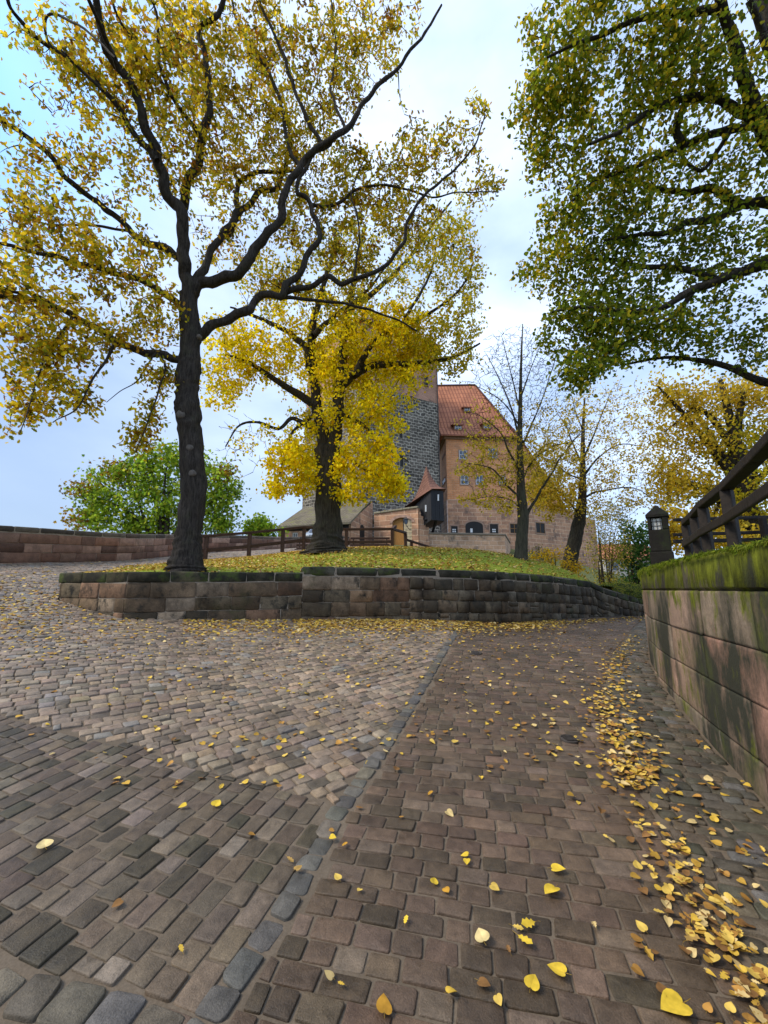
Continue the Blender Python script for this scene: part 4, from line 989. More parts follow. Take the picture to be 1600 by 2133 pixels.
ev = [P(842, 1056, y0 + .6), P(900, 1018, y1 - .4), P(929, 1018, y2 - .1), np.array([B1[0] + .2, B1[1] + 3.2, zhi]), np.array([A0[0] - .8, A0[1] + 2.6, zh0])]
rb = [concave(e, apx) for e in ev]
for i in range(5):
    a, b = rb[i], rb[(i + 1) % 5]
    for k in range(6):
        L0 = np.linalg.norm(b[k] - a[k]); m.add([a[k], b[k], b[k + 1], a[k + 1]], [[0, 1, 2, 3]], (1, 1, 1), [[(0, k * .6), (L0, k * .6), (L0 * .85, k * .6 + .6), (0, k * .6 + .6)]])
m.add([r[0] - np.array([0, 0, .03]) for r in rb], [[4, 3, 2, 1, 0]]); m.build('roof', M['tile_old'], orl)
# roofed shed on the left --------------------------------------------
zshed = Hf(-5, 42); er = P(730, 1087, 42); el = P(576, 1097, 42); rr = P(773, 1041, 49); rl = P(632, 1058, 49)
sd = thing('stone_shed', (el[0], el[1], zshed), 'low stone outbuilding with a broad mossy roof at the foot of the tower', 'building')
m = MB(); roof_poly(m, [el, er, rr, rl], th=.22); bl_ = np.array([el[0] - .5, 56, el[2]]); roof_poly(m, [bl_, el, rl], th=.2); roof_poly(m, [np.array([rr[0] + .5, 56, er[2]]), bl_, rl, rr], th=.2); m.build('roof', M['moss_roof'], sd)
pE = Plane(P(580, 1100, 42.6)[:2], P(731, 1100, 42.6)[:2]); pV = Plane(P(731, 1100, 42.4)[:2], P(776, 1100, 49)[:2]); m = MB()
pE.poly(m, [(0, zshed - 2), (pE.L, zshed - 2), (pE.L, er[2] - .2), (0, el[2] - .2)]); z_a = pV.px(733, 1088)[1]; z_b = pV.px(773, 1043)[1]; pV.poly(m, [(0, zshed - 2), (pV.L, zshed - 2), (pV.L, z_b), (0, z_a)]); m.build('wall', M['sandstone'], sd)
m = MB(); a = pE.px(690, 1105); b = pE.px(727, 1091); pE.box(m, a[0], a[1], b[0], b[1], -.05, .05); a = pE.px(590, 1106); b = pE.px(680, 1101); pE.box(m, a[0], a[1], b[0], b[1], -.05, .04); m.build('opening', M['black'], sd)
window(pE, sd, 610, 1110, 620, 1120, 'black', mull=(1, 0))
a = pV.px(749, 1140); b = pV.px(759, 1108); m = MB(); prism(m, [pV.w(t, z, .03) for t, z in arch_pts(a[0], b[0], a[1], b[1], 10)], np.array([*pV.n, 0]) * -.1); m.build('arched_door', M['black'], sd)
# far house beyond the shrubs
fh = P(1300, 1165, 85); hs = thing('far_house', fh, 'far pale house with a red roof glimpsed between the shrubs', 'house'); m = MB()
x, y, z = fh; rbox(m, (x - 4, y, z - 8), (x + 7, y + 8, z), .05, None, (.5, .46, .42)); hw = m.build('wall', M['stone_trim'], hs); m = MB()
roof_poly(m, [np.array([x - 4.6, y - .5, z]), np.array([x + 7.6, y - .5, z]), np.array([x + 7.6, y + 4, z + 3.6]), np.array([x - 4.6, y + 4, z + 3.6])]); roof_poly(m, [np.array([x + 7.6, y + 8.5, z]), np.array([x - 4.6, y + 8.5, z]), np.array([x - 4.6, y + 4, z + 3.6]), np.array([x + 7.6, y + 4, z + 3.6])]); m.build('roof', M['tile'], hs)
for i in range(3): m = MB(); rbox(m, (x - 2.5 + i * 3.2, y - .04, z - 2.2), (x - 1.3 + i * 3.2, y + .02, z - .8), .02); m.build('window', M['glass'], hs)

# ------------------------------------------------------------------ fences, lantern pillar, car, benches
def fence_post(parent, top, bot, w=.14, mat='rail', yaw=0.0):
    m = MB(); c, s = math.cos(yaw), math.sin(yaw); rbox(m, (-w / 2, -w / 2, 0), (w / 2, w / 2, np.linalg.norm(np.array(top) - bot)), .012, lambda p: np.column_stack([bot[0] + p[:, 0] * c - p[:, 1] * s, bot[1] + p[:, 0] * s + p[:, 1] * c, bot[2] + p[:, 2]]), (1, 1, 1)); return m.build('post', M[mat], parent)
lf = thing('wooden_fence', P(634, 1145, 18.5), 'brown wooden post and rail fence along the back of the lawn', 'fence')
fp = [(431, 1119, 17.0), (521, 1112, 17.6), (590, 1105, 18.2), (634, 1100, 18.5), (722, 1105, 18.7), (817, 1104, 19.0), (845, 1112, 20.2), (857, 1129, 20.6)]
tops = [P(u, v, y) for u, v, y in fp]
lead = tops[0] + (tops[0] - tops[1]) * .55; beams_ = [lead] + tops
for p in tops: fence_post(lf, p, np.array([p[0], p[1], min(Hf(p[0], p[1]), float(h_lawn(np.array([p[0]]), np.array([p[1]]))[0])) - .3]), .15)
for a, b in zip(beams_[:-2], beams_[1:-1]):
    m = MB(); d = (b - a) / np.linalg.norm(b - a); beam(m, a + d * .0 + (0, 0, .05), b + (0, 0, .05), .17, .10, col=(1, 1, 1)); m.build('top_rail', M['rail'], lf)
for a, b in zip(beams_[:6], beams_[1:7]):
    m = MB(); beam(m, a + (0, -.03, -.55), b + (0, -.03, -.55), .07, .14); m.build('middle_rail', M['rail'], lf)
m = MB(); hr0 = P(846, 1124, 20.2); hr1 = P(912, 1145, 21.5); beam(m, hr0, hr1, .12, .10); m.build('handrail', M['rail'], lf)
m = MB(); beam(m, P(817, 1104, 19.0) + (0, 0, .03), P(824, 1096, 19.2), .16, .12); m.build('rail_end', M['rail'], lf)
# slatted bench backs behind the fence
def bench(u0, u1, v0, v1, Y, label):
    a = P(u0, v1, Y); b = P(u1, v1, Y); g = Hf((a[0] + b[0]) / 2, Y); h = P(u0, v0, Y)[2]; bn_ = thing('park_bench', ((a[0] + b[0]) / 2, Y, g), label, 'bench', 'benches behind the fence'); x0, x1 = a[0], b[0]
    m = MB(); 
    for k in range(3): beam(m, (x0, Y, h - .06 - k * .17), (x1, Y, h - .06 - k * .17), .035, .11)
    m.build('backrest', M['rail'], bn_); m = MB()
    for k in range(3): beam(m, (x0, Y - .12 - k * .14, h - .48), (x1, Y - .12 - k * .14, h - .48), .12, .04)
    m.build('seat', M['rail'], bn_)
    for x in (x0 + .15, x1 - .15):
        m = MB(); beam(m, (x, Y + .05, g - .1), (x, Y + .03, h), .06, .06, up=(0, 1, 0)); beam(m, (x, Y - .42, g - .1), (x, Y - .40, h - .48), .06, .06, up=(0, 1, 0)); beam(m, (x, Y - .44, h - .52), (x, Y + .04, h - .52), .05, .05); m.build('leg', M['iron'], bn_)
bench(730, 812, 1119, 1142, 20.6, 'long slatted brown bench behind the fence right of the linden trunk')
bench(617, 655, 1126, 1150, 20.4, 'dark bench behind the fence left of the linden trunk, mostly hidden')
# parked car, mostly hidden by the linden trunk
cc = P(664, 1138, 36.0); cz = Hf(cc[0], cc[1]); cz = cc[2] if abs(cz - cc[2]) > .6 else cz
car = thing('parked_car', (cc[0], cc[1], cz), 'silver car parked before the mossy roofed outbuilding, half hidden by the trunk', 'car')
prof = [(-2.1, .35), (-2.15, .75), (-1.95, .95), (-1.2, 1.02), (-.55, 1.45), (.9, 1.5), (1.75, 1.05), (2.1, .95), (2.15, .4)]
m = MB(); sec = [(-.86, .0), (-.80, .06), (.80, .06), (.86, .0)]
def carp(y, z, x): return (cc[0] + x, cc[1] + y, cz + z)
def wid(z): return .87 if z < 1.0 else .87 - (z - 1.0) * .45
n_p = len(prof); V = [carp(y, z, -wid(z)) for y, z in prof] + [carp(y, z, wid(z)) for y, z in prof]
m.add(V, [[i, i + 1, n_p + i + 1, n_p + i] for i in range(n_p - 1)] + [[n_p - 1, 0, n_p, 2 * n_p - 1]]); m.add(V, [list(range(n_p))[::-1], list(range(n_p, 2 * n_p))])
M['silver'] = m_plain('silver_paint', (.42, .45, .48), .25, .05, 3, .5, .6); m.build('body', M['silver'], car)
m = MB(); prism(m, [carp(-1.18, 1.08, -.72), carp(-1.18, 1.08, .72), carp(-.6, 1.42, .60), carp(-.6, 1.42, -.60)], (0, -.05, .03)); m.build('windscreen', M['glass'], car)
for x in (-.66, .66):
    m = MB(); tube(m, [carp(-2.12, .68, x - .15), carp(-2.17, .68, x), carp(-2.12, .68, x + .15)], [.07, .09, .07], 8); m.build('headlight', M['white'], car)
for x in (-.80, .80):
    for y in (-1.3, 1.3):
        m = MB(); tube(m, [carp(y, .31, x - .1), carp(y, .31, x - .08), carp(y, .31, x + .08), carp(y, .31, x + .1)], [.24, .31, .31, .24], 16); m.build('wheel', M['black'], car)
# right-hand fence along the top of the ashlar wall, and the one turning off behind it
def wall_side(u, v, back=.28):       # point on the line 'back' metres behind the wall edge seen in column u
    t = np.linspace(0, wp.L, 900); q = wp.at(t) + wp.nrm(t) * back; uu = 800 + F_PX * (q[:, 0] / (q[:, 1] * 1.0)) ; a = (q[:, 0] / q[:, 1]); 
    r = ray(u, v); k = np.argmin(np.abs(a - r[0] / r[1]) + (q[:, 1] < 1.5) * 9); x, y = q[k]; s = y / r[1]; return np.array([x, y, EYE + r[2] * s])
rf_ = thing('wooden_fence', wall_side(1500, 1135), 'dark weathered fence on top of the right hand wall rising towards the viewer', 'fence')
tp = [np.array(x) for x in [(4.20, 5.62, 2.50), (3.86, 5.0, 2.50), (3.52, 4.42, 2.505), (3.12, 3.62, 2.51)]]
d_ = tp[-1] - tp[-2]; d_ /= np.linalg.norm(d_); q = np.array([2.66, 2.80, 2.52])
tp += [q]; t_e = tp[-1] - tp[-2]; t_e /= np.linalg.norm(t_e); tp += [tp[-1] + np.array([t_e[0], t_e[1], .02]) * 1.6, tp[-1] + np.array([t_e[0], t_e[1], .02]) * 3.4]
print('right fence', np.round(tp, 2).tolist())
for p in tp[:4] + tp[6:]: fence_post(rf_, p - (0, 0, .03), np.array([p[0], p[1], WTOP - .2]), .088, 'rail_dark', .5)
for a, b in zip(tp[:-1], tp[1:]):
    m = MB(); beam(m, a, b, .105, .075); m.build('top_rail', M['rail_dark'], rf_)
    m = MB(); nn_ = np.cross(b - a, (0, 0, 1)); nn_ /= np.linalg.norm(nn_); h = [max(.2, (x[2] - WTOP) * .52) for x in (a, b)]; o = -nn_ * .06 if nn_[0] > 0 else nn_ * .06
    beam(m, np.array([a[0], a[1], WTOP + h[0]]) + o, np.array([b[0], b[1], WTOP + h[1]]) + o, .035, .085); m.build('middle_rail', M['rail_dark'], rf_)
bf = thing('wooden_fence', P(1500, 1125, 8.6), 'low dark fence on the bank seen through the rails of the nearer fence', 'fence')
for v0, v1, hh in [(1083, 1075, .07), (1114, 1106, .07), (1128, 1122, .08)]:
    m = MB(); beam(m, P(1404, v0, 8.4), P(1680, v1, 8.9), .07, hh); m.build('rail', M['rail_dark'], bf)
for u in (1470, 1600, 1680): fence_post(bf, P(u, 1079, 8.55), P(u, 1150, 8.55), .11, 'rail_dark')
# stone lantern pillar
lp = P(1380, 1163, 7.7); pil = thing('lantern_pillar', lp, 'square dark stone pillar with pyramid cap and small pale lattice window', 'pillar'); sw = 7.7 / F_PX; M['pillar'] = m_stone('pillar_stone', .6, 1.25, 6, .9, .6, .012, 50, .2, stains=[((.022, .028, .01), 2.5, (1, 1, 1), .50, .68)])
dk = (.016, .014, .011); m = MB(); yaw = -.62
def rot(p): c, s = math.cos(yaw), math.sin(yaw); return np.column_stack([lp[0] + p[:, 0] * c - p[:, 1] * s, lp[1] + p[:, 0] * s + p[:, 1] * c, p[:, 2]])
z0 = lp[2] - .35; zb1 = P(1380, 1150, 7.7)[2]; zt1 = P(1380, 1079, 7.7)[2]; ztop = P(1376, 1052, 7.7)[2]; hw = .165
rbox(m, (-hw - .02, -hw - .02, z0), (hw + .02, hw + .02, zb1), .02, rot, dk); m.build('plinth', M['pillar'], pil)
m = MB(); wz0 = P(1380, 1105, 7.7)[2]; wz1 = P(1380, 1080, 7.7)[2]; ww = .088
rbox(m, (-hw, -hw, zb1), (hw, hw, wz0), .02, rot, dk); rbox(m, (-hw, -hw, wz0 + .001), (-ww - .02, hw, zt1), .015, rot, dk); rbox(m, (ww - .02, -hw, wz0 + .001), (hw, hw, zt1), .015, rot, dk); rbox(m, (-ww - .019, -hw + .12, wz0 + .001), (ww - .021, hw, zt1), .01, rot, dk); m.build('shaft', M['pillar'], pil, smooth=False)
m = MB(); e = hw + .02; V = rot(np.array([(-e, -e, zt1 + .002), (e, -e, zt1 + .002), (e, e, zt1 + .002), (-e, e, zt1 + .002), (-e, -e, zt1 + .05), (e, -e, zt1 + .05), (e, e, zt1 + .05), (-e, e, zt1 + .05), (0, 0, ztop)]))
m.add(V, [[0, 3, 2, 1], [0, 1, 5, 4], [1, 2, 6, 5], [2, 3, 7, 6], [3, 0, 4, 7]], dk); m.add(V, [[4, 5, 8], [5, 6, 8], [6, 7, 8], [7, 4, 8]], dk); m.build('cap', M['pillar'], pil)
M['pale_glass'] = m_plain('pale_glass', (.62, .60, .52), .3, .08, 4); m = MB(); rbox(m, (-ww - .01, -hw + .08, wz0 + .01), (ww - .03, -hw + .10, zt1 - .02), .002, rot); wn = m.build('window', M['pale_glass'], pil)
m = MB()
for x in (-ww + .01, ww - .05): rbox(m, (x - .004, -hw + .06, wz0 + .005), (x + .004, -hw + .085, zt1 - .01), .001, rot)
rbox(m, (-.024, -hw + .06, wz0 + .005), (-.016, -hw + .084, zt1 - .01), .001, rot)
for k in (1, 2): z = wz0 + (zt1 - wz0) * k / 3; rbox(m, (-ww - .01, -hw + .061, z - .004), (ww - .03, -hw + .083, z + .004), .001, rot)
m.build('lattice', M['iron'], wn)
# ------------------------------------------------------------------ leaves
OAK = np.array([(0, 0), (.06, .12), (.20, .20), (.13, .34), (.30, .46), (.19, .60), (.27, .76), (.12, .88), (0, 1.0), (-.12, .88), (-.27, .76), (-.19, .60), (-.30, .46), (-.13, .34), (-.20, .20), (-.06, .12)])
LIN = np.array([(0, 0), (.22, -.04), (.42, .16), (.40, .44), (.22, .74), (0, 1.0), (-.22, .74), (-.40, .44), (-.42, .16), (-.22, -.04)])
MAP = np.array([(0, 0), (.30, .02), (.50, .22), (.28, .34), (.46, .66), (.16, .62), (0, 1.0), (-.16, .62), (-.46, .66), (-.28, .34), (-.50, .22), (-.30, .02)])
SML = np.array([(0, 0), (.30, .22), (.28, .6), (0, 1.0), (-.28, .6), (-.30, .22)])
def unit(x): return x / (np.linalg.norm(x, axis=-1, keepdims=True) + 1e-9)
def leaves(mb, pos, size, shape, cols, droop=.4, flat=None, curl=.25):
    """scatter leaf outlines at pos; two halves folded along the midrib"""
    n = len(pos)
    if n == 0: return
    if flat is None:
        d = unit(rng.normal(0, 1, (n, 3)) + np.array([0, 0, -droop])); nrm = unit(np.cross(d, rng.normal(0, 1, (n, 3))))
    else:
        a = rng.uniform(0, 2 * np.pi, n); nrm = unit(flat + rng.normal(0, .16, (n, 3))); d = np.column_stack([np.cos(a), np.sin(a), np.zeros(n)])
        d = unit(d - nrm * (d * nrm).sum(1)[:, None])
    s = np.cross(d, nrm)
    fold = rng.uniform(-.1, 1, n) * curl; bend = rng.uniform(-.6, 1, n) * curl
    x, y = shape[:, 0], shape[:, 1]; z = fold[:, None] * np.abs(x)[None] - bend[:, None] * (y ** 2)[None] * .6
    V = pos[:, None] + size[:, None, None] * (x[None, :, None] * s[:, None] + (y - .35)[None, :, None] * d[:, None] + z[..., None] * nrm[:, None])
    k = len(shape); h = k // 2
    right = list(range(0, h + 1)); left = [h] + list(range(h + 1, k)) + [0]
    off = (np.arange(n) * k)[:, None]
    mb.add(V.reshape(-1, 3), np.array(right)[None] + off, cols)
    L = np.array(left)[None] + off + (mb.n - n * k); kk = L.shape[1]
    mb.f.setdefault(kk, []).append(L); mb.c.setdefault(kk, []).append(np.asarray(cols)[:, :3]); mb.uv.setdefault(kk, []).append(np.zeros((n, kk, 2)))
def pick(pal, n):
    pal = np.asarray(pal, float); return rng.choice(len(pal), n, p=pal[:, 3] / pal[:, 3].sum())

# ------------------------------------------------------------------ trees
def limb_w(pts, Y0, Y1, r0, r1, sub=6, wig=0.012):
    """a limb given by where it is seen; forward distance runs from Y0 to Y1; radii in picture pixels"""
    p = np.asarray(pts, float); n = len(p); L = np.concatenate([[0], np.cumsum(np.linalg.norm(np.diff(p, axis=0), axis=1))]); f = L / L[-1]
    Y = Y0 + (Y1 - Y0) * f ** 1.2
    w = P(p[:, 0], p[:, 1], Y); sc = Y / ray(p[:, 0], p[:, 1])[:, 1]
    r = (r0 + (r1 - r0) * f ** .8) * sc / F_PX
    q = spline(np.column_stack([w, r]), sub)
    for i in range(1, len(q) - 1):
        o = mnoise.noise_vector(Vector(q[i, :3] * 2.3)); q[i, :3] += np.array(o) * wig * 4 * min(1, q[i, 3] * 12)
    return q
def make_tree(name, label, cat, group, base, trunk, limbs, blobs, leaf, bark, twigmat, twig_r=.004, bare=(), sides=20, ridges=9, rough=.22, leafmat='leaf', limb_sides=9):
    """trunk/limbs: (n,4) x y z r; blobs: (centre, radii, clusters, leaves per cluster, palette shift)"""
    root = thing(name, base, label, cat, group)
    mb = MB(); tube(mb, trunk[:, :3], trunk[:, 3], sides, rough=rough, ridges=ridges); mb.build('trunk', bark, root, smooth=True)
    sk = [trunk[len(trunk) // 3:, :3]]
    for l in limbs:
        mb = MB(); tube(mb, l[:, :3], np.maximum(l[:, 3], .004), limb_sides if l[0, 3] > .03 else 6, rough=.25 if l[0, 3] > .03 else 0, ridges=5 if l[0, 3] > .05 else 0)
        mb.build('limb', bark, root, smooth=True); sk.append(l[2:, :3])
    S = np.concatenate(sk); main = S.copy()
    C, meta = [], []
    for bi, (c, rad, nc, nl, sh) in enumerate(blobs):
        q = unit(rng.normal(0, 1, (nc, 3))) * (rng.random((nc, 1)) ** .42); C.append(np.asarray(c) + q * np.asarray(rad)); meta += [(nl, sh)] * nc
    for (c, rad, nc) in bare:
        q = unit(rng.normal(0, 1, (nc, 3))) * (rng.random((nc, 1)) ** .42); C.append(np.asarray(c) + q * np.asarray(rad)); meta += [(0, 0)] * nc
    C = np.concatenate(C); gl = np.array([mnoise.noise(Vector(x * .9)) for x in C]) if leaf.get('gap') else None
    keep = np.ones(len(C), bool)
    if gl is not None: keep = gl > leaf['gap'] - .5 * rng.random(len(C))
    C = C[keep]; meta = [m for m, k in zip(meta, keep) if k]
    D = np.array([((main - c) ** 2).sum(1).min() for c in C]); order = np.argsort(D)
    buf = np.empty((len(S) + 5 * len(C), 3)); buf[:len(S)] = S; ns = len(S)
    tw = MB(); LP, LC, LS = [], [], []
    for j in order:
        c = C[j]; i = ((buf[:ns] - c) ** 2).sum(1).argmin(); a = buf[i].copy(); L = np.linalg.norm(c - a)
        if L < .03: continue
        mid = (a + c) / 2 + rng.normal(0, .10, 3) * L + np.array([0, 0, .10 * L])
        t = np.linspace(0, 1, 5)[:, None]; q = a * (1 - t) ** 2 + 2 * mid * t * (1 - t) + c * t * t
        q[1:4] += rng.normal(0, .02, (3, 3)) * L
        r0 = twig_r * (1 + min(L, 2.0) * 1.6)
        tube(tw, q, np.linspace(r0, twig_r * .5, 5), 4)
        buf[ns:ns + 4] = q[1:]; ns += 4
        nl, sh = meta[j]
        if nl:
            nl = max(1, int(rng.poisson(nl * leaf.get('dens', 1.0)))); tt = rng.uniform(.35, 1.08, nl)[:, None]
            pp_ = a * (1 - tt) ** 2 + 2 * mid * tt * (1 - tt) + c * tt * tt
            LP.append(pp_ + rng.normal(0, leaf['spread'], (nl, 3)))
            pal = leaf['pal'][sh]; k = pick(pal, nl); pc = np.asarray(pal)[k, :3] * rng.uniform(1 - leaf.get('cv', .22), 1 + leaf.get('cv', .22) * .7) * rng.uniform(.8, 1.2, (nl, 1))
            LC.append(pc); LS.append(rng.uniform(leaf['size'][0], leaf['size'][1], nl))
    tag(tw.build('twigs', twigmat, root), kind='stuff')
    mb = MB(); leaves(mb, np.concatenate(LP), np.concatenate(LS), leaf['shape'], np.concatenate(LC), leaf.get('droop', .5)); mb.build('crown', M[leafmat], root)
    print(name, 'clusters', len(C), 'leaves', sum(map(len, LP)))
    return root
def blob(u, v, Y, ru, rv, rY, nc, nl, sh=0):
    c = P(u, v, Y); s = Y / ray(u, v)[1]; return (c, (ru * s / F_PX, rY, rv * s / F_PX), nc, nl, sh)
def trunk_w(pts, Y, sub=10):
    p = np.asarray(pts, float); Ya = np.broadcast_to(np.asarray(Y, float), (len(p),)); w = P(p[:, 0], p[:, 1], Ya); sc = Ya / ray(p[:, 0], p[:, 1])[:, 1]
    return spline(np.column_stack([w, p[:, 2] * sc / F_PX]), sub)
OCH = [(.72, .52, .02, 4), (.84, .60, .025, 3), (.54, .45, .02, 3), (.34, .36, .02, 2), (.60, .32, .02, 1.3)]
OCB = [(.34, .19, .015, 4), (.46, .24, .016, 3), (.20, .17, .015, 3), (.13, .13, .012, 2), (.36, .13, .015, 2)]
YEL = [(.93, .74, .008, 5), (.90, .66, .008, 3), (.95, .80, .02, 3), (.70, .64, .015, 2.5), (.84, .52, .01, 1)]
YGR = [(.66, .53, .03, 4), (.50, .46, .03, 3), (.76, .56, .03, 3), (.30, .34, .025, 1.5)]
GRN = [(.12, .17, .014, 4), (.19, .22, .016, 4), (.28, .27, .018, 3), (.08, .12, .012, 2), (.38, .30, .02, 2), (.5, .36, .025, 1)]
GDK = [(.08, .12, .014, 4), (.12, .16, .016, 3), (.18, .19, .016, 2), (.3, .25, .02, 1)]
MPL = [(.26, .40, .03, 4), (.38, .52, .04, 4), (.48, .52, .05, 2.4), (.13, .24, .022, 2)]
MPO = [(.42, .26, .02, 3), (.30, .26, .02, 2), (.34, .16, .02, 1)]
GLD = [(.74, .52, .035, 4), (.62, .43, .035, 3), (.82, .62, .06, 3), (.46, .37, .05, 2)]

# --- the big oak at the left
OY = 9.0
tr = trunk_w([(386, 1196, 46.0), (388, 1178, 35.3), (391, 1150, 30.1), (395, 1100, 24.0), (400, 1050, 24.0), (402, 1000, 24.8), (400, 950, 23.2), (395, 900, 22.4), (391, 860, 24.8), (390, 820, 21.7), (391, 785, 24.0), (396, 740, 20.2), (396, 690, 19.4), (393, 650, 18.5), (392, 615, 17.8)], OY)
def ol(pts, Y1, r0, r1, Y0=OY): return limb_w(pts, Y0, Y1 - .35, r0 * .74, r1 * .8, wig=.03)
oak_l = [
    ol([(391, 628), (385, 570), (380, 525), (380, 480), (378, 445), (350, 395), (327, 330), (300, 240), (250, 145), (215, 90), (208, 0), (200, -90)], 6.3, 19, 8),
    ol([(379, 450), (395, 380), (425, 290), (435, 200), (432, 130), (415, 65), (445, 40), (470, 0), (500, -70)], 7.8, 14, 5),
    ol([(327, 335), (280, 275), (220, 190), (175, 145), (100, 95), (30, 30), (5, -30)], 6.2, 9, 4, 7.9),
    ol([(425, 295), (360, 205), (300, 115), (245, 35), (222, -40)], 6.8, 6, 3, 8.4),
    ol([(398, 610), (450, 510), (490, 450), (500, 380), (540, 355), (580, 360), (640, 352)], 10.6, 13, 3),
    ol([(470, 490), (500, 440), (540, 405), (575, 390), (600, 330), (600, 250), (585, 180)], 11.5, 10, 3, 9.6),
    ol([(392, 622), (415, 590), (450, 583), (500, 570), (535, 520), (575, 470), (595, 410), (625, 340), (675, 300), (720, 270), (750, 225), (800, 165), (830, 140), (885, 70), (920, 10)], 8.4, 17, 2.5),
    ol([(675, 302), (660, 285), (620, 200), (590, 115), (565, 55), (540, 0), (520, -60)], 8.6, 6, 3, 8.9),
    ol([(625, 345), (600, 300), (585, 220), (560, 150), (500, 60), (480, -20)], 9.6, 6, 3, 8.9),
    ol([(400, 720), (422, 694), (452, 674), (500, 652), (540, 622), (588, 613), (601, 587), (636, 547), (662, 504), (658, 460), (645, 425), (619, 394), (645, 337), (690, 300)], 9.6, 15, 3.5),
    ol([(560, 615), (627, 626), (706, 631), (772, 648), (815, 661), (870, 690)], 10.3, 6, 2, 9.3),
    ol([(588, 613), (649, 595), (680, 580), (719, 587), (776, 569), (807, 547), (837, 508), (846, 469), (877, 416), (916, 381), (951, 350), (990, 300), (1010, 240)], 9.0, 9, 1.6, 9.3),
    ol([(645, 425), (702, 425), (732, 399), (781, 386), (833, 390), (900, 410), (960, 400), (1040, 400)], 9.3, 5, 1.2, 9.5),
    ol([(740, 582), (741, 556), (748, 491), (741, 438), (732, 400), (760, 330)], 9.6, 3.8, 1.5, 9.1),
    ol([(388, 772), (376, 754), (324, 736), (245, 710), (175, 670), (109, 635), (44, 622), (-20, 615), (-120, 600)], 7.6, 12, 5),
    ol([(110, 636), (60, 610), (20, 604), (-60, 580)], 7.2, 6, 3, 8.0),
    ol([(388, 650), (365, 625), (320, 600), (270, 575), (210, 560), (140, 540), (50, 520), (-40, 500)], 7.3, 10, 3.5),
    ol([(385, 560), (370, 535), (300, 500), (240, 450), (200, 415), (140, 375), (110, 330), (65, 290), (0, 250), (-70, 215)], 6.8, 10, 5),
    ol([(380, 540), (350, 530), (290, 490), (230, 475), (170, 470), (90, 465), (20, 440)], 8.8, 5, 2),
    ol([(245, 712), (215, 760), (190, 800), (160, 850), (110, 880)], 7.7, 4.5, 1.2, 8.3),
    ol([(330, 738), (345, 760), (335, 800), (318, 850), (300, 900), (280, 945)], 8.2, 3.5, 1, 8.7),
    ol([(324, 737), (300, 770), (285, 795), (250, 815), (222, 838)], 8.4, 2.5, .8, 8.7),
    ol([(150, 660), (110, 720), (80, 780), (60, 850), (40, 905)], 7.3, 4, 1, 8.0),
    ol([(250, 150), (220, 80), (190, 20), (170, -50)], 5.6, 8, 4, 6.8),
    ol([(215, 190), (150, 130), (107, 95), (93, 50), (110, 28), (175, 60), (240, 120)], 6.0, 4.5, 2.5, 6.9),
    ol([(360, 205), (330, 120), (330, 40), (300, -40)], 7.2, 5, 2.5, 7.7),
    ol([(720, 270), (690, 190), (700, 100), (690, 0)], 9.2, 4.5, 2, 8.6),
]
ob = [blob(140, 140, 6.6, 110, 100, 1.0, 80, 7), blob(50, 310, 6.8, 80, 70, .8, 34, 6), blob(200, 320, 7.2, 100, 90, 1.0, 75, 7), blob(300, 130, 7.2, 150, 150, 1.1, 190, 8),
      blob(440, 110, 8.2, 130, 150, 1.2, 190, 8), blob(590, 100, 8.8, 130, 150, 1.2, 190, 8), blob(740, 90, 8.8, 110, 110, 1.0, 120, 7), blob(820, 40, 8.8, 60, 60, .8, 30, 6), blob(690, 220, 9, 90, 80, 1.0, 95, 7),
      blob(500, 300, 9, 150, 130, 1.3, 190, 8), blob(360, 320, 8.0, 120, 100, 1.2, 100, 7), blob(620, 330, 9.2, 120, 110, 1.2, 130, 7), blob(100, 480, 7.2, 120, 100, 1.0, 120, 6),
      blob(240, 540, 7.8, 130, 90, 1.1, 120, 6), blob(60, 610, 7.3, 100, 90, 1.0, 100, 6), blob(90, 740, 7.4, 95, 100, .9, 110, 7), blob(210, 690, 7.9, 90, 90, .8, 90, 6), blob(60, 850, 7.3, 55, 50, .5, 32, 6), blob(160, 830, 7.6, 40, 40, .5, 26, 6), blob(30, 900, 7.2, 18, 18, .2, 6, 5),
      blob(310, 660, 8.2, 90, 70, .9, 55, 6), blob(330, 800, 8.4, 40, 60, .5, 32, 6), blob(290, 920, 8.2, 32, 40, .35, 22, 6), blob(310, 860, 8.3, 30, 40, .35, 16, 6),
      blob(500, 500, 9.6, 110, 90, 1.2, 80, 6), blob(590, 600, 9.6, 80, 45, .8, 60, 6), blob(640, 470, 9.6, 90, 90, 1.0, 90, 6), blob(760, 400, 9.4, 100, 90, 1.0, 130, 7), blob(750, 540, 9.6, 90, 70, .9, 85, 6),
      blob(880, 340, 9.0, 90, 60, .8, 80, 6), blob(860, 460, 9.2, 90, 70, .8, 75, 6), blob(960, 300, 8.9, 55, 60, .6, 28, 6), blob(1000, 230, 8.9, 28, 30, .3, 11, 6), blob(1015, 390, 9.2, 50, 45, .5, 24, 6), blob(940, 520, 9.3, 60, 50, .6, 24, 5), blob(860, 270, 9.0, 40, 30, .4, 14, 6), blob(720, 650, 10, 80, 40, .6, 30, 5)]
def leaf_under(s): return s
ob = [((c[0] * 1.05, c[1] * 1.05, EYE + (c[2] - EYE) * 1.05), r_, int(nc * 1.15 * w), nl, s_) for c, r_, nc, nl, sh in ob for s_, w in ((0, .8), (1, .2))]; oak_tr = tr; M['scar'] = m_plain('branch_scar', (.10, .085, .07), .9, .3, 20)
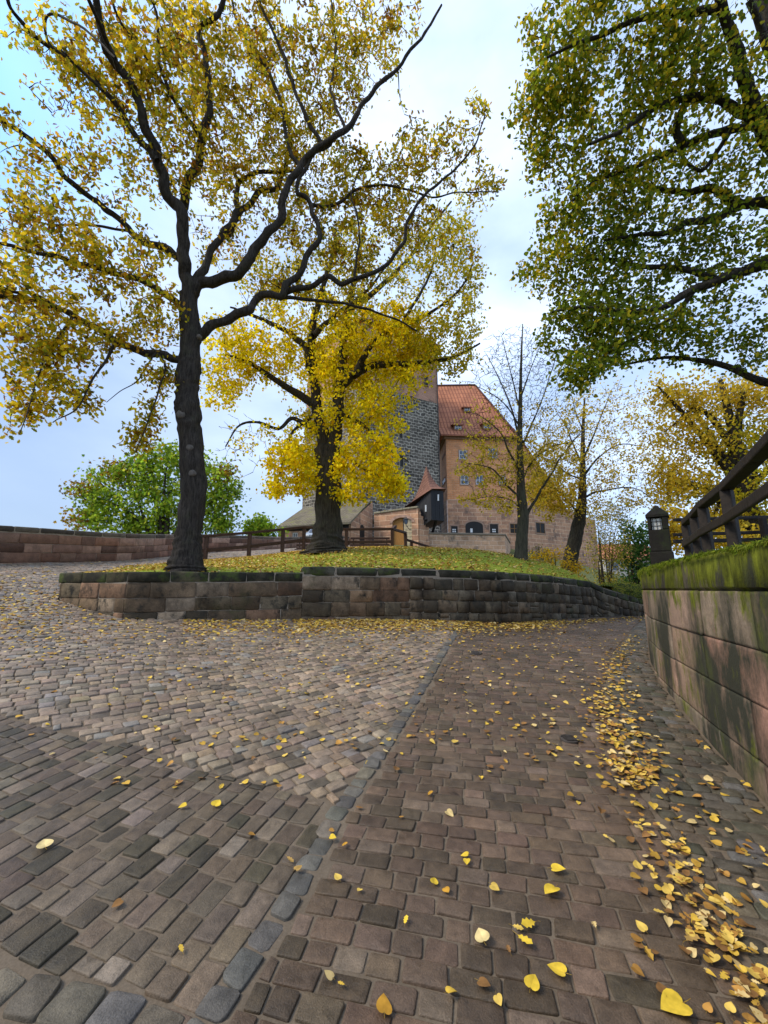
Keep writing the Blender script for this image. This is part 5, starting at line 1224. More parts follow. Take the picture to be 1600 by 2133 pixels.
oak = make_tree('oak_tree', 'tall oak with dark trunk and ochre leaves at the left tip of the lawn', 'tree', 'big autumn trees around the road', tr[0, :3], tr, oak_l, ob,
          dict(spread=.105, size=(.085, .145), shape=OAK, pal={0: OCH, 1: OCB}, dens=2.0, cv=.4, droop=.5, gap=-.20), M['bark_oak'], M['twig'], .0068, sides=28, ridges=11)

for u, v, r_ in [(376, 862, 9), (394, 932, 8), (400, 985, 7), (414, 700, 5)]:
    k_ = np.argmin(np.abs(oak_tr[:, 2] - P(u, v, OY)[2])); rr = oak_tr[k_, 3]; c_ = P(u, v, OY - rr * .92); s_ = r_ * OY / F_PX; m = MB()
    tube(m, [c_ + (0, .06, 0), c_, c_ - (0, .02, 0), c_ - (0, .015, 0)], [s_ * 1.1, s_, s_ * .6, .004], 12, rough=.2); m.build('branch_scar', M['scar'], oak, smooth=True)
# --- the yellow linden in the middle of the lawn
LY = 13.2
tr = trunk_w([(680, 1156, 56), (680, 1143, 42), (681, 1120, 31), (683, 1085, 27), (684, 1040, 27), (684, 1000, 26), (683, 965, 27), (681, 935, 27)], LY)
ll = lambda pts, Y1, r0, r1, Y0=LY: limb_w(pts, Y0, Y1, r0, r1)
lin_l = [ll([(680, 945), (672, 900), (660, 850), (655, 790), (650, 720), (655, 660), (672, 600), (690, 540), (700, 480)], 13.6, 15, 3),
         ll([(685, 945), (700, 900), (705, 840), (712, 780), (716, 720), (722, 660), (735, 600), (745, 540), (760, 470)], 14.2, 15, 3),
         ll([(658, 845), (645, 836), (597, 806), (544, 771), (510, 750), (470, 740)], 12.0, 10, 2), ll([(652, 775), (645, 762), (636, 722), (606, 696), (566, 674), (527, 657), (480, 640)], 13, 9, 2),
         ll([(652, 700), (665, 687), (697, 657), (728, 635), (770, 600), (800, 560)], 12.6, 7, 2), ll([(714, 800), (741, 779), (776, 762), (837, 760), (903, 753), (956, 740), (1000, 715)], 12.6, 11, 2),
         ll([(740, 782), (750, 762), (772, 722), (802, 692), (837, 674), (903, 648), (960, 600), (985, 550)], 12.4, 7.5, 1.5, 13), ll([(672, 905), (640, 885), (610, 871), (579, 893), (540, 880), (500, 885), (470, 930)], 12.2, 6, 1.2),
         ll([(837, 674), (870, 620), (900, 560), (910, 500)], 12.8, 4, 1.5, 12.6), ll([(722, 650), (790, 600), (850, 540), (900, 470), (940, 420)], 14.6, 7, 2, 14), ll([(704, 860), (750, 880), (800, 930), (850, 960)], 12.4, 5, 1.5), ll([(690, 930), (720, 950), (770, 985), (830, 1000)], 12.2, 4, 1.2), ll([(660, 860), (610, 900), (590, 960), (575, 1010)], 12.4, 4, 1)]
lb = [blob(490, 720, 12.6, 70, 60, 1.3, 90, 10, 0), blob(470, 800, 12.4, 60, 60, 1.0, 75, 9, 0), blob(560, 760, 12.8, 80, 60, 1.5, 110, 10, 0), blob(600, 960, 12.4, 45, 50, 1.0, 80, 11, 0), blob(570, 1020, 12.2, 32, 20, .6, 30, 10, 0), blob(650, 900, 13.9, 60, 70, .9, 90, 10, 0), blob(640, 1000, 12.6, 40, 35, .8, 50, 10),
      blob(770, 960, 12.6, 80, 60, 1.3, 170, 11, 0), blob(810, 1015, 12.4, 50, 25, .8, 60, 10, 0), blob(730, 1030, 12.4, 40, 25, .7, 40, 10), blob(780, 870, 13.0, 70, 60, 1.4, 130, 10, 0), blob(700, 810, 14.4, 90, 80, 1.3, 160, 10, 0), blob(640, 700, 13.2, 110, 70, 1.8, 140, 10, 0), blob(790, 720, 13.2, 90, 80, 1.8, 190, 10, 0), blob(870, 720, 13, 50, 60, 1.2, 70, 9, 0), blob(740, 640, 13.6, 120, 60, 1.8, 120, 9, 1),
      blob(850, 800, 12.8, 50, 50, 1.0, 45, 9, 0), blob(910, 690, 12.8, 80, 70, 1.2, 100, 8, 1), blob(970, 660, 12.8, 50, 80, 1.0, 65, 7, 1), blob(940, 760, 12.7, 60, 30, .8, 45, 8, 1), blob(890, 560, 13, 110, 80, 1.5, 140, 8, 1), blob(950, 480, 13, 50, 70, 1.0, 55, 7, 1), blob(760, 520, 13.8, 110, 90, 1.5, 110, 8, 1), blob(560, 600, 13, 80, 60, 1.3, 60, 8, 1), blob(980, 570, 12.8, 35, 60, .8, 36, 6, 1), blob(640, 560, 13.6, 80, 60, 1.2, 60, 8, 1), blob(530, 910, 12.3, 60, 40, .7, 18, 6), blob(760, 780, 14.3, 90, 70, 1.0, 150, 10, 0), blob(840, 740, 13.6, 70, 50, 1.0, 100, 9, 0), blob(690, 720, 14.4, 80, 70, 1.0, 120, 10, 0), blob(820, 690, 13, 90, 50, 1.2, 90, 9, 0), blob(630, 960, 13.4, 40, 50, .8, 60, 10, 0), blob(685, 870, 12.4, 60, 60, .5, 34, 10, 0), blob(690, 770, 12.4, 60, 50, .5, 34, 10, 0), blob(720, 985, 12.3, 40, 25, .4, 22, 10, 0)]
bare = [(P(500, 930, 12.2), (.9, .5, 1.2), 90), (P(560, 920, 12.2), (.8, .5, .8), 50)]
make_tree('linden_tree', 'bright yellow linden with forked trunk on the crest of the lawn before the tower', 'tree', 'big autumn trees around the road', tr[0, :3], tr, lin_l, lb,
          dict(spread=.11, size=(.07, .11), shape=LIN, pal={0: YEL, 1: YGR}, dens=1.7, cv=.3, droop=.8, gap=-.30), M['bark_lin'], M['twig'], .006, bare, sides=24, ridges=7)

# --- the green linden that hangs in from the right (its trunk stands just outside the photograph)
GY0 = 6.5
gb = np.array([7.6, 6.6, 1.9]); tr = spline(np.array([(7.6, 6.6, 1.7, .5), (7.6, 6.6, 2.4, .38), (7.7, 6.5, 4, .32), (7.8, 6.4, 6, .27), (7.7, 6.2, 8.2, .21), (7.4, 6.0, 10.2, .15), (6.9, 5.6, 12, .10), (6.2, 5.2, 14, .05)]), 8)
gl_ = lambda pts, Y1, r0, r1, Y0=6.2: limb_w(pts, Y0, Y1, r0, r1)
g_l = [gl_([(1660, 330), (1600, 290), (1575, 220), (1545, 150), (1520, 60), (1490, -30)], 5.0, 18, 9), gl_([(1590, 262), (1520, 215), (1450, 205), (1390, 215), (1340, 240), (1290, 275), (1230, 300)], 5.6, 11, 3, 6.0),
       gl_([(1500, 20), (1420, 25), (1320, 45), (1250, 75), (1190, 95), (1140, 120)], 5.4, 9, 2.5, 5.2), gl_([(1680, 400), (1600, 270), (1500, 275), (1430, 300), (1380, 325), (1300, 355), (1230, 385), (1180, 430)], 6.4, 12, 2.5, 6.2),
       gl_([(1720, 440), (1600, 425), (1540, 425), (1480, 395), (1420, 400), (1350, 390), (1310, 360), (1290, 330)], 6.8, 14, 3, 6.4), gl_([(1540, 428), (1490, 455), (1430, 465), (1400, 485), (1330, 490), (1260, 500)], 6.6, 10, 2.5, 6.6),
       gl_([(1720, 500), (1600, 545), (1520, 575), (1450, 600), (1380, 640), (1300, 650), (1220, 640), (1150, 650)], 6.8, 15, 2.5), gl_([(1500, 585), (1420, 560), (1340, 555), (1270, 540), (1180, 545)], 7.2, 8, 2, 6.6),
       gl_([(1450, 600), (1400, 660), (1330, 700), (1260, 740), (1210, 780)], 6.6, 6, 1.5, 6.7), gl_([(1700, 780), (1600, 800), (1520, 765), (1450, 750), (1380, 745), (1300, 760)], 7.6, 11, 2, 7.0),
       gl_([(1420, 300), (1410, 260), (1440, 180), (1450, 100), (1470, 30)], 5.8, 8, 5, 6.2), gl_([(1520, 275), (1470, 350), (1440, 345), (1420, 320)], 6.4, 5, 3, 6.2), gl_([(1600, 300), (1640, 200), (1600, 100), (1560, 0)], 5.2, 12, 6, 6.0)]
gbl = [blob(1200, 60, 5.6, 110, 90, .8, 130, 8), blob(1330, 60, 5.4, 130, 90, .9, 150, 8), blob(1480, 60, 5.2, 120, 100, .9, 110, 7, 2), blob(1560, 150, 5.4, 80, 120, .9, 80, 7), blob(1170, 190, 5.9, 90, 80, .7, 110, 8), blob(1110, 235, 6.0, 55, 45, .5, 40, 7), blob(1290, 200, 5.9, 120, 100, .9, 150, 8), blob(1420, 180, 5.9, 110, 90, .9, 110, 7), blob(1180, 320, 6.3, 80, 70, .8, 90, 8), blob(1110, 320, 6.3, 28, 40, .4, 16, 6),
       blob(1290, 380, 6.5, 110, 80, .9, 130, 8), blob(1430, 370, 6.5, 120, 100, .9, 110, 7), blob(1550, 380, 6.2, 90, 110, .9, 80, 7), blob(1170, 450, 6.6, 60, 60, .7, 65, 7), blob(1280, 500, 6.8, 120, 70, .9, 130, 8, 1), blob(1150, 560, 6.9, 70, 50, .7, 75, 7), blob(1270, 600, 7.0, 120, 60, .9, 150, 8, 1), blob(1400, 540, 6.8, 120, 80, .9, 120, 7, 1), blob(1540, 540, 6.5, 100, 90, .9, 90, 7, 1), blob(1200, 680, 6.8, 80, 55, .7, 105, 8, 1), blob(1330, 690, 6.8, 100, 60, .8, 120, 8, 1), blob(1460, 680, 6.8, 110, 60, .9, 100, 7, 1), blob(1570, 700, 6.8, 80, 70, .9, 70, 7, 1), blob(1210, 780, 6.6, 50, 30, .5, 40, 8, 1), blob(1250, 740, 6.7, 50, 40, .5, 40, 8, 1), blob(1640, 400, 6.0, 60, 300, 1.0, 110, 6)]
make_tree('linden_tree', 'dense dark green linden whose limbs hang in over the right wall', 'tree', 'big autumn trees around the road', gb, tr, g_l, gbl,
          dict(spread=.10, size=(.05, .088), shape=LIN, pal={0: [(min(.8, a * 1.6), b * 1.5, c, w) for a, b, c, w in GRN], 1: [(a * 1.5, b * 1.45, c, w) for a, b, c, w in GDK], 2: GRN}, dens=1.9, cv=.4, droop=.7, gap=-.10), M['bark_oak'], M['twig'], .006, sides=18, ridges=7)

# --- two slim trees on the right part of the lawn
def tl(pts, Y1, r0, r1, Y0): return limb_w(pts, Y0, Y1, r0 * .62, r1 * .7, wig=.012)
Y = 14.6
tr = trunk_w([(1085, 1172, 16), (1086, 1150, 13), (1088, 1110, 11.5), (1090, 1080, 11.5), (1086, 1030, 9), (1084, 980, 7.5), (1083, 930, 6), (1084, 850, 4.2), (1085, 780, 2.8), (1087, 720, 1.8), (1089, 675, .9)], Y)
lim = [tl([(1090, 1082), (1110, 1050), (1130, 1015), (1150, 985), (1170, 950), (1210, 900)], Y - 1, 6.5, 1.2, Y), tl([(1086, 1040), (1055, 1010), (1030, 980), (1005, 970), (975, 965)], Y - 1, 4.5, 1, Y), tl([(1084, 985), (1060, 940), (1045, 905), (1020, 880), (990, 860)], Y - .8, 4.5, 1, Y),
       tl([(1084, 1010), (1110, 960), (1150, 930), (1190, 920), (1225, 890)], Y + .8, 4.5, 1, Y), tl([(1083, 940), (1105, 890), (1130, 830), (1150, 770), (1165, 720)], Y + .6, 4, .8, Y), tl([(1083, 920), (1065, 850), (1040, 790), (1015, 740)], Y + .8, 4, .8, Y), tl([(1084, 860), (1070, 800), (1055, 740), (1045, 700)], Y - .5, 3, .7, Y), tl([(1085, 830), (1105, 770), (1125, 720)], Y - .5, 3, .7, Y), tl([(1084, 890), (1050, 840), (1005, 810), (975, 800)], Y - .6, 3, .7, Y), tl([(1086, 1060), (1060, 1040), (1020, 1035), (985, 1040)], Y - .8, 3, .8, Y)]
bl = [blob(1010, 1000, Y, 55, 50, .8, 55, 7), blob(1060, 960, Y, 70, 60, 1, 50, 6), blob(1040, 1050, Y - .5, 50, 25, .6, 34, 7), blob(1130, 960, Y, 70, 60, 1, 55, 6), blob(1150, 880, Y, 70, 60, 1, 45, 4), blob(1010, 890, Y, 60, 50, 1, 34, 4), blob(1080, 850, Y, 90, 60, 1, 40, 2), blob(1180, 960, Y, 40, 40, .8, 24, 5), blob(970, 980, Y - .5, 30, 25, .4, 12, 6), blob(980, 1045, Y - .5, 24, 14, .4, 10, 6), blob(1120, 1000, Y, 50, 50, .8, 50, 6), blob(1130, 930, Y, 60, 60, .9, 50, 5), blob(1060, 800, Y, 110, 80, 1.2, 60, 1), blob(1190, 860, Y, 60, 60, .9, 40, 3), blob(1000, 940, Y, 60, 40, .8, 40, 5)]
bare = [(P(1085, 780, Y), (2.1, 1.3, 2.0), 950), (P(1088, 750, Y), (1.6, 1, 1.4), 500), (P(1090, 880, Y), (2.2, 1.4, 1.0), 330), (P(1060, 1000, Y), (1.6, 1, 1.2), 200)]
make_tree('young_tree', 'slim upright tree with nearly bare crown in front of the tiled roof', 'tree', 'slim trees on the right of the lawn', tr[0, :3], tr, lim, bl, dict(spread=.10, size=(.07, .12), shape=SML, pal={0: GLD}, dens=1.7, droop=.6), M['bark_young'], M['twig'], .0068, bare, sides=14, ridges=5, rough=.08, limb_sides=6)
Y = 17.0
tr = trunk_w([(1180, 1212, 20), (1184, 1190, 16), (1192, 1150, 14), (1201, 1110, 13), (1209, 1070, 11), (1213, 1030, 8), (1214, 990, 6), (1214, 940, 4.5), (1215, 880, 3), (1218, 830, 1.5)], Y)
lim = [tl([(1208, 1075), (1180, 1040), (1160, 1020), (1130, 1010)], Y - 1, 4, 1, Y), tl([(1213, 1040), (1240, 1025), (1270, 1020), (1300, 1015), (1330, 1020), (1360, 1040)], Y - 1, 4.5, .8, Y), tl([(1214, 995), (1240, 960), (1270, 935), (1300, 925), (1340, 930)], Y, 4.5, .8, Y), tl([(1214, 970), (1195, 930), (1180, 890), (1160, 860)], Y + .5, 4, .8, Y), tl([(1214, 960), (1235, 910), (1255, 860), (1275, 810)], Y + .8, 4, .8, Y), tl([(1215, 900), (1200, 860), (1190, 820)], Y - .5, 2.5, .7, Y), tl([(1214, 1000), (1180, 985), (1150, 960), (1120, 950)], Y - .5, 3, .8, Y)]
bl = [blob(1160, 1010, Y, 60, 40, 1, 70, 8), blob(1230, 1000, Y, 60, 50, 1, 60, 6), blob(1290, 980, Y, 80, 60, 1.2, 60, 5), blob(1200, 920, Y, 80, 70, 1.3, 85, 5), blob(1280, 890, Y, 80, 70, 1.2, 60, 4), blob(1230, 840, Y, 60, 50, 1, 30, 4), blob(1340, 960, Y, 50, 50, 1, 24, 4), blob(1150, 1050, Y - .5, 45, 30, .7, 55, 9), blob(1190, 1050, Y - .5, 30, 30, .6, 24, 8), blob(1240, 1060, Y, 30, 25, .6, 20, 7), blob(1310, 1030, Y, 50, 30, .8, 28, 5), blob(1340, 880, Y, 60, 60, 1.2, 50, 3), blob(1290, 830, Y, 70, 50, 1.2, 50, 2), blob(1370, 960, Y, 40, 60, 1, 40, 4), blob(1140, 960, Y, 50, 60, .9, 60, 5), blob(1120, 1030, Y, 40, 40, .7, 50, 7), blob(1380, 1040, Y, 40, 40, .8, 36, 6)]
bare = [(P(1260, 900, Y), (2.6, 1.3, 2.0), 420), (P(1320, 980, Y), (1.4, 1, 1.0), 220)]
make_tree('young_tree', 'leaning tree with sparse golden leaves beyond the right end of the lawn', 'tree', 'slim trees on the right of the lawn', tr[0, :3], tr, lim, bl, dict(spread=.12, size=(.075, .125), shape=SML, pal={0: GLD}, dens=2.1, droop=.6), M['bark_lin'], M['twig'], .006, bare, sides=14, ridges=5, rough=.12, limb_sides=6)

# --- simple bushy trees: trunk, a handful of ascending limbs, leafy crown
def bushy(name, label, cat, group, base, h, trunk_r, lean, blobs, leaf, bark, nl=7, stems=1, twig_r=.005, seed=1, top=.9, bare=()):
    base = np.asarray(base, float); r = np.random.default_rng(seed); cen = np.array([b[0] for b in blobs])
    tops = np.array(base + np.array(lean) + (0, 0, h))
    tr = spline(np.array([(*base - (0, 0, .25), trunk_r * 1.5), (*(base + (tops - base) * .15), trunk_r), (*(base + (tops - base) * .5 + r.normal(0, .05, 3) * h * .3), trunk_r * .7), (*(base + (tops - base) * top), trunk_r * .25)]), 6)
    lim = []
    for i in range(nl):
        c = cen[i % len(cen)] + r.normal(0, .15, 3); a = tr[int(len(tr) * r.uniform(.2 if stems == 1 else .02, .7))]
        if stems > 1: a = tr[1] + np.append(r.normal(0, .15, 2), [0, 0])
        m = (a[:3] + c) / 2 + np.array([0, 0, .12 * h]) + r.normal(0, .08, 3) * h * .3
        lim.append(spline(np.array([(*a[:3], trunk_r * .5), (*m, trunk_r * .3), (*c, trunk_r * .1)]), 6))
    return make_tree(name, label, cat, group, base, tr, lim, blobs, leaf, M[bark], M['twig'], twig_r, bare, sides=12, ridges=5, rough=.1, limb_sides=6)
Y = 30
mb_ = [blob(310, 955, Y, 12, 24, .7, 16, 9), blob(352, 948, Y, 8, 24, .6, 14, 8), blob(200, 995, Y, 20, 16, 1, 18, 10), blob(475, 1020, Y, 34, 40, 1.4, 40, 11), blob(498, 1030, Y, 16, 26, .8, 16, 9), blob(215, 1050, Y, 52, 46, 2, 90, 13), blob(300, 1000, Y, 70, 55, 2.5, 150, 14), blob(330, 1060, Y, 80, 50, 2.5, 130, 14), blob(440, 1010, Y, 60, 60, 2.2, 120, 14), blob(455, 1070, Y, 45, 40, 2, 70, 14), blob(170, 1020, Y, 30, 12, 1, 24, 12, 1), blob(250, 985, Y, 50, 20, 1.4, 36, 12, 1), blob(315, 955, Y, 20, 18, .8, 20, 12, 0), blob(350, 950, Y, 12, 20, .8, 12, 12), blob(170, 1085, Y, 25, 12, 1, 20, 12, 1), blob(470, 985, Y, 25, 18, 1, 18, 12, 1), blob(390, 960, Y, 50, 35, 1.5, 60, 14), blob(250, 1090, Y, 90, 30, 2, 80, 14), blob(400, 1100, Y, 90, 25, 2, 70, 14)]
bushy('maple_tree', 'round green maple behind the parapet with orange tinged edges', 'tree', None, P(330, 1250, Y), 9.0, .3, (0, 0, 0), mb_, dict(spread=.36, size=(.16, .27), shape=MAP, pal={0: MPL, 1: MPO}, dens=1.3, cv=.5, gap=-.06, droop=.6), 'bark_lin', 12, twig_r=.012, seed=3)
Y = 33
bushy('maple_tree', 'small green treetop showing over the parapet left of the mossy roof', 'tree', None, P(545, 1200, Y), 4.5, .12, (0, 0, 0), [blob(540, 1092, Y, 26, 18, .9, 50, 12), blob(555, 1110, Y, 36, 18, 1, 60, 12), blob(525, 1108, Y, 22, 15, .8, 30, 12)], dict(spread=.26, size=(.16, .26), shape=MAP, pal={0: MPL}, droop=.6), 'bark_lin', 6, twig_r=.01, seed=4)
Y = 12.5
yb = [blob(1430, 830, Y, 60, 40, 1, 90, 9), blob(1530, 830, Y, 90, 50, 1.2, 120, 9), blob(1440, 920, Y, 70, 60, 1.2, 110, 8), blob(1550, 930, Y, 80, 60, 1.2, 120, 9, 1), blob(1420, 1010, Y, 60, 50, 1, 90, 8), blob(1530, 1030, Y, 90, 50, 1.2, 110, 9, 1), blob(1600, 880, Y, 60, 90, 1.2, 70, 8), blob(1370, 900, Y, 35, 50, .8, 26, 6), blob(1390, 1010, Y, 30, 60, .7, 36, 7), blob(1480, 1090, Y, 80, 26, .8, 70, 9), blob(1590, 1090, Y, 50, 40, .8, 40, 8, 1), blob(1370, 810, Y, 40, 30, .7, 20, 6), blob(1640, 1000, Y, 60, 80, 1, 40, 8), blob(1470, 1125, 11, 60, 20, .5, 50, 8), blob(1570, 1128, 11, 60, 22, .5, 50, 8), blob(1412, 1115, 11.5, 30, 30, .5, 46, 8), blob(1412, 1085, 11.5, 26, 26, .5, 36, 8)]
bushy('linden_tree', 'yellow green tree behind the wooden fence on the right bank', 'tree', None, P(1580, 1160, Y), 6.5, .26, (-.3, 0, 0), yb, dict(spread=.16, size=(.06, .105), shape=LIN, pal={0: GLD, 1: YGR}, dens=2.0, droop=.8, gap=-.45), 'bark_oak', 13, twig_r=.005, seed=5)
Y = 16.0
bushy('yellow_shrub', 'low golden shrub at the foot of the leaning tree', 'shrub', None, P(1160, 1215, Y), 1.3, .03, (0, 0, 0), [blob(1130, 1163, Y, 42, 16, .5, 44, 9), blob(1180, 1180, Y, 45, 14, .5, 40, 9), blob(1160, 1150, Y, 40, 12, .4, 24, 8), blob(1205, 1190, Y, 22, 12, .4, 16, 8)], dict(spread=.09, size=(.06, .10), shape=SML, pal={0: [(.75, .45, .02, 4), (.8, .55, .03, 3), (.6, .4, .03, 2)]}, droop=.4), 'bark_lin', 6, 3, .004, 6)
Y = 19.0
bushy('wild_shrub', 'tall thin shrub with many dark stems and small yellow leaves beside the masonry', 'shrub', None, P(1258, 1225, Y), 3.2, .06, (0, 0, 0), [blob(1265, 1090, Y, 50, 50, 1, 130, 8), blob(1250, 1150, Y, 40, 40, .8, 90, 8), blob(1290, 1150, Y, 36, 40, .8, 90, 8), blob(1285, 1065, Y, 40, 30, .8, 70, 8), blob(1270, 1200, Y, 40, 24, .8, 70, 8)], dict(spread=.13, size=(.06, .10), shape=SML, pal={0: [(.44, .36, .05, 3), (.3, .28, .05, 3), (.2, .2, .04, 2), (.6, .42, .04, 2)]}, droop=.5), 'bark_oak', 9, 5, .006, 7)
Y = 20.0
bushy('green_shrub', 'dense green shrub between the hedge and the stone lantern pillar', 'shrub', None, P(1325, 1245, Y), 3.4, .06, (0, 0, 0), [blob(1325, 1120, Y, 30, 26, .8, 60, 9), blob(1318, 1160, Y, 34, 30, .9, 80, 9), blob(1330, 1200, Y, 38, 30, .9, 80, 9), blob(1350, 1140, Y, 26, 60, .8, 60, 9), blob(1310, 1095, Y, 16, 14, .5, 16, 8)], dict(spread=.16, size=(.09, .15), shape=MAP, pal={0: [(.06, .15, .03, 4), (.09, .19, .035, 3), (.045, .10, .02, 3), (.15, .2, .04, 1)]}, droop=.6), 'bark_oak', 8, 4, .006, 8)
Y = 17
bushy('brown_shrub', 'faded brownish shrub against the masonry left of the golden shrub', 'shrub', None, P(1125, 1190, Y), 1.2, .03, (0, 0, 0), [blob(1120, 1155, Y, 20, 18, .5, 40, 6), blob(1140, 1165, Y, 20, 16, .5, 30, 6)], dict(spread=.09, size=(.05, .09), shape=SML, pal={0: [(.26, .20, .08, 3), (.2, .17, .06, 3), (.3, .28, .08, 1)]}, droop=.2), 'bark_lin', 6, 4, .004, 9)
# hedge over the far low wall
hp = Path([(7.7, 14.6), (8.6, 15.2), (9.8, 16.0), (11.6, 17.2)])
hg = thing('clipped_hedge', (*hp.at(hp.L / 2), 1.1), 'low mossy green hedge draped over the far end of the island wall', 'hedge')
ht = np.linspace(0, hp.L, 40); a = np.linspace(0, np.pi, 9); mb = MB(); V = []
for t in ht:
    q = hp.at(t); nn = hp.nrm(np.array([t]))[0]; hh = np.interp(t, [0, 1, hp.L], [.25, .45, .55]); z0 = float(np.interp(t, [0, hp.L], [1.45, .95]))
    for x in a:
        k = 1 + .25 * mnoise.noise(Vector((t * 2, x * 2, 0))); V.append((q[0] + nn[0] * math.cos(x) * .42 * k, q[1] + nn[1] * math.cos(x) * .42 * k, z0 + math.sin(x) * hh * k))
i, j = np.meshgrid(np.arange(39), np.arange(8), indexing='ij'); F = np.stack([i * 9 + j, (i + 1) * 9 + j, (i + 1) * 9 + j + 1, i * 9 + j + 1], -1).reshape(-1, 4)
mb.add(V, F, (.04, .055, .012)); mb.build('inner_mass', M['soil'], hg)
V = np.array(V); k = rng.integers(len(V), size=9000); pos = V[k] + rng.normal(0, .05, (9000, 3)); pal = np.array([(.26, .30, .03), (.19, .24, .025), (.36, .34, .05), (.44, .36, .07)])
mb = MB(); leaves(mb, pos, rng.uniform(.02, .045, 9000), SML, pal[rng.integers(4, size=9000)] * rng.uniform(.7, 1.2, (9000, 1)), 0); mb.build('foliage', M['leaf'], hg)
# ------------------------------------------------------------------ fallen leaves
th_ = np.linspace(0, 2 * np.pi, 19)[:-1]
HEART = np.array([(0.0, 0.04), (.12, -.04), (.27, -.03), (.40, .08), (.45, .25), (.41, .43), (.31, .60), (.20, .74), (.10, .85), (0, .95), (-.10, .85), (-.20, .74), (-.31, .60), (-.41, .43), (-.45, .25), (-.40, .08), (-.27, -.03), (-.12, -.04)])
LIT = [(.60, .40, .06, 4), (.66, .46, .10, 3), (.48, .29, .05, 4), (.40, .21, .05, 3), (.66, .50, .22, 2.5), (.24, .125, .045, 2.5)]
LIT_D = [(.62, .40, .035, 5), (.70, .47, .05, 4), (.50, .29, .03, 3), (.36, .18, .025, 1.6), (.22, .11, .03, .8)]
def ground_pts(u, v):
    q = ghit(u, v); return q
def along(px, w, n, wexp=1.0):
    """picture columns/rows scattered about a polyline, w = half width in pixels at each vertex"""
    p = np.asarray(px, float); L = np.concatenate([[0], np.cumsum(np.linalg.norm(np.diff(p, axis=0), axis=1))]); t = rng.uniform(0, L[-1], n)
    u = np.interp(t, L, p[:, 0]); v = np.interp(t, L, p[:, 1]); ww = np.interp(t, L, w); return u + rng.normal(0, 1, n) * ww, v + rng.normal(0, .35, n) * ww
DR = [(1322, 1330), (1295, 1365), (1275, 1410), (1268, 1460), (1290, 1520), (1312, 1580), (1330, 1640), (1365, 1700), (1390, 1760), (1415, 1830), (1450, 1890), (1490, 1960), (1545, 2030), (1600, 2110), (1660, 2200)]
DW = [10, 14, 20, 28, 34, 38, 40, 42, 44, 42, 40, 42, 44, 46, 50]
G = dict(u=[], v=[], k=[])
def put(u, v, k): G['u'].append(u); G['v'].append(v); G['k'].append(np.full(len(u), k))
u, v = along(DR[:7], DW[:7], 620); put(u, v, 1); u, v = along(DR[5:], [x * .8 for x in DW[5:]], 190); put(u, v, 1); u, v = along(DR, [x * 2.0 for x in DW], 120); put(u, v, 1)
put(rng.uniform(380, 1180, 2600), 1286 + np.abs(rng.normal(0, 1, 2600)) * 18, 2); put(rng.uniform(620, 1130, 2600), 1292 + np.abs(rng.normal(0, 1, 2600)) * 12, 2); put(rng.uniform(1050, 1345, 500), 0, 2)
uu = G['u'][-1]; G['v'][-1] = np.interp(uu, [1050, 1150, 1250, 1345], [1303, 1297, 1290, 1285]) + np.abs(rng.normal(0, 5, 500))
put(rng.uniform(0, 330, 420), 1270 + rng.normal(0, 30, 420), 2); put(rng.uniform(0, 120, 260), rng.uniform(1180, 1330, 260), 2); put(rng.uniform(150, 560, 260), rng.uniform(1155, 1182, 260), 2)
put(rng.uniform(0, 1320, 900), 1300 + np.abs(rng.normal(0, 1, 900)) * 55, 0); put(rng.uniform(300, 1330, 260), rng.uniform(1330, 1560, 260), 0); put(rng.uniform(1000, 1350, 60), rng.uniform(1400, 1650, 60), 0); put(rng.uniform(0, 900, 70), rng.uniform(1400, 1650, 70), 0)
put(rng.uniform(1330, 1600, 110), rng.uniform(1330, 2000, 110), 0); put(rng.uniform(700, 1400, 18), rng.uniform(1650, 2133, 18), 0); put(rng.uniform(-60, 700, 6), rng.uniform(1650, 2100, 6), 0)
u = np.concatenate(G['u']); v = np.concatenate(G['v']); k = np.concatenate(G['k'])
q = ghit(u, v); ok = free(q[:, 0], q[:, 1]) & (q[:, 1] > 1.2) & (q[:, 1] < 40); q, k = q[ok], k[ok]
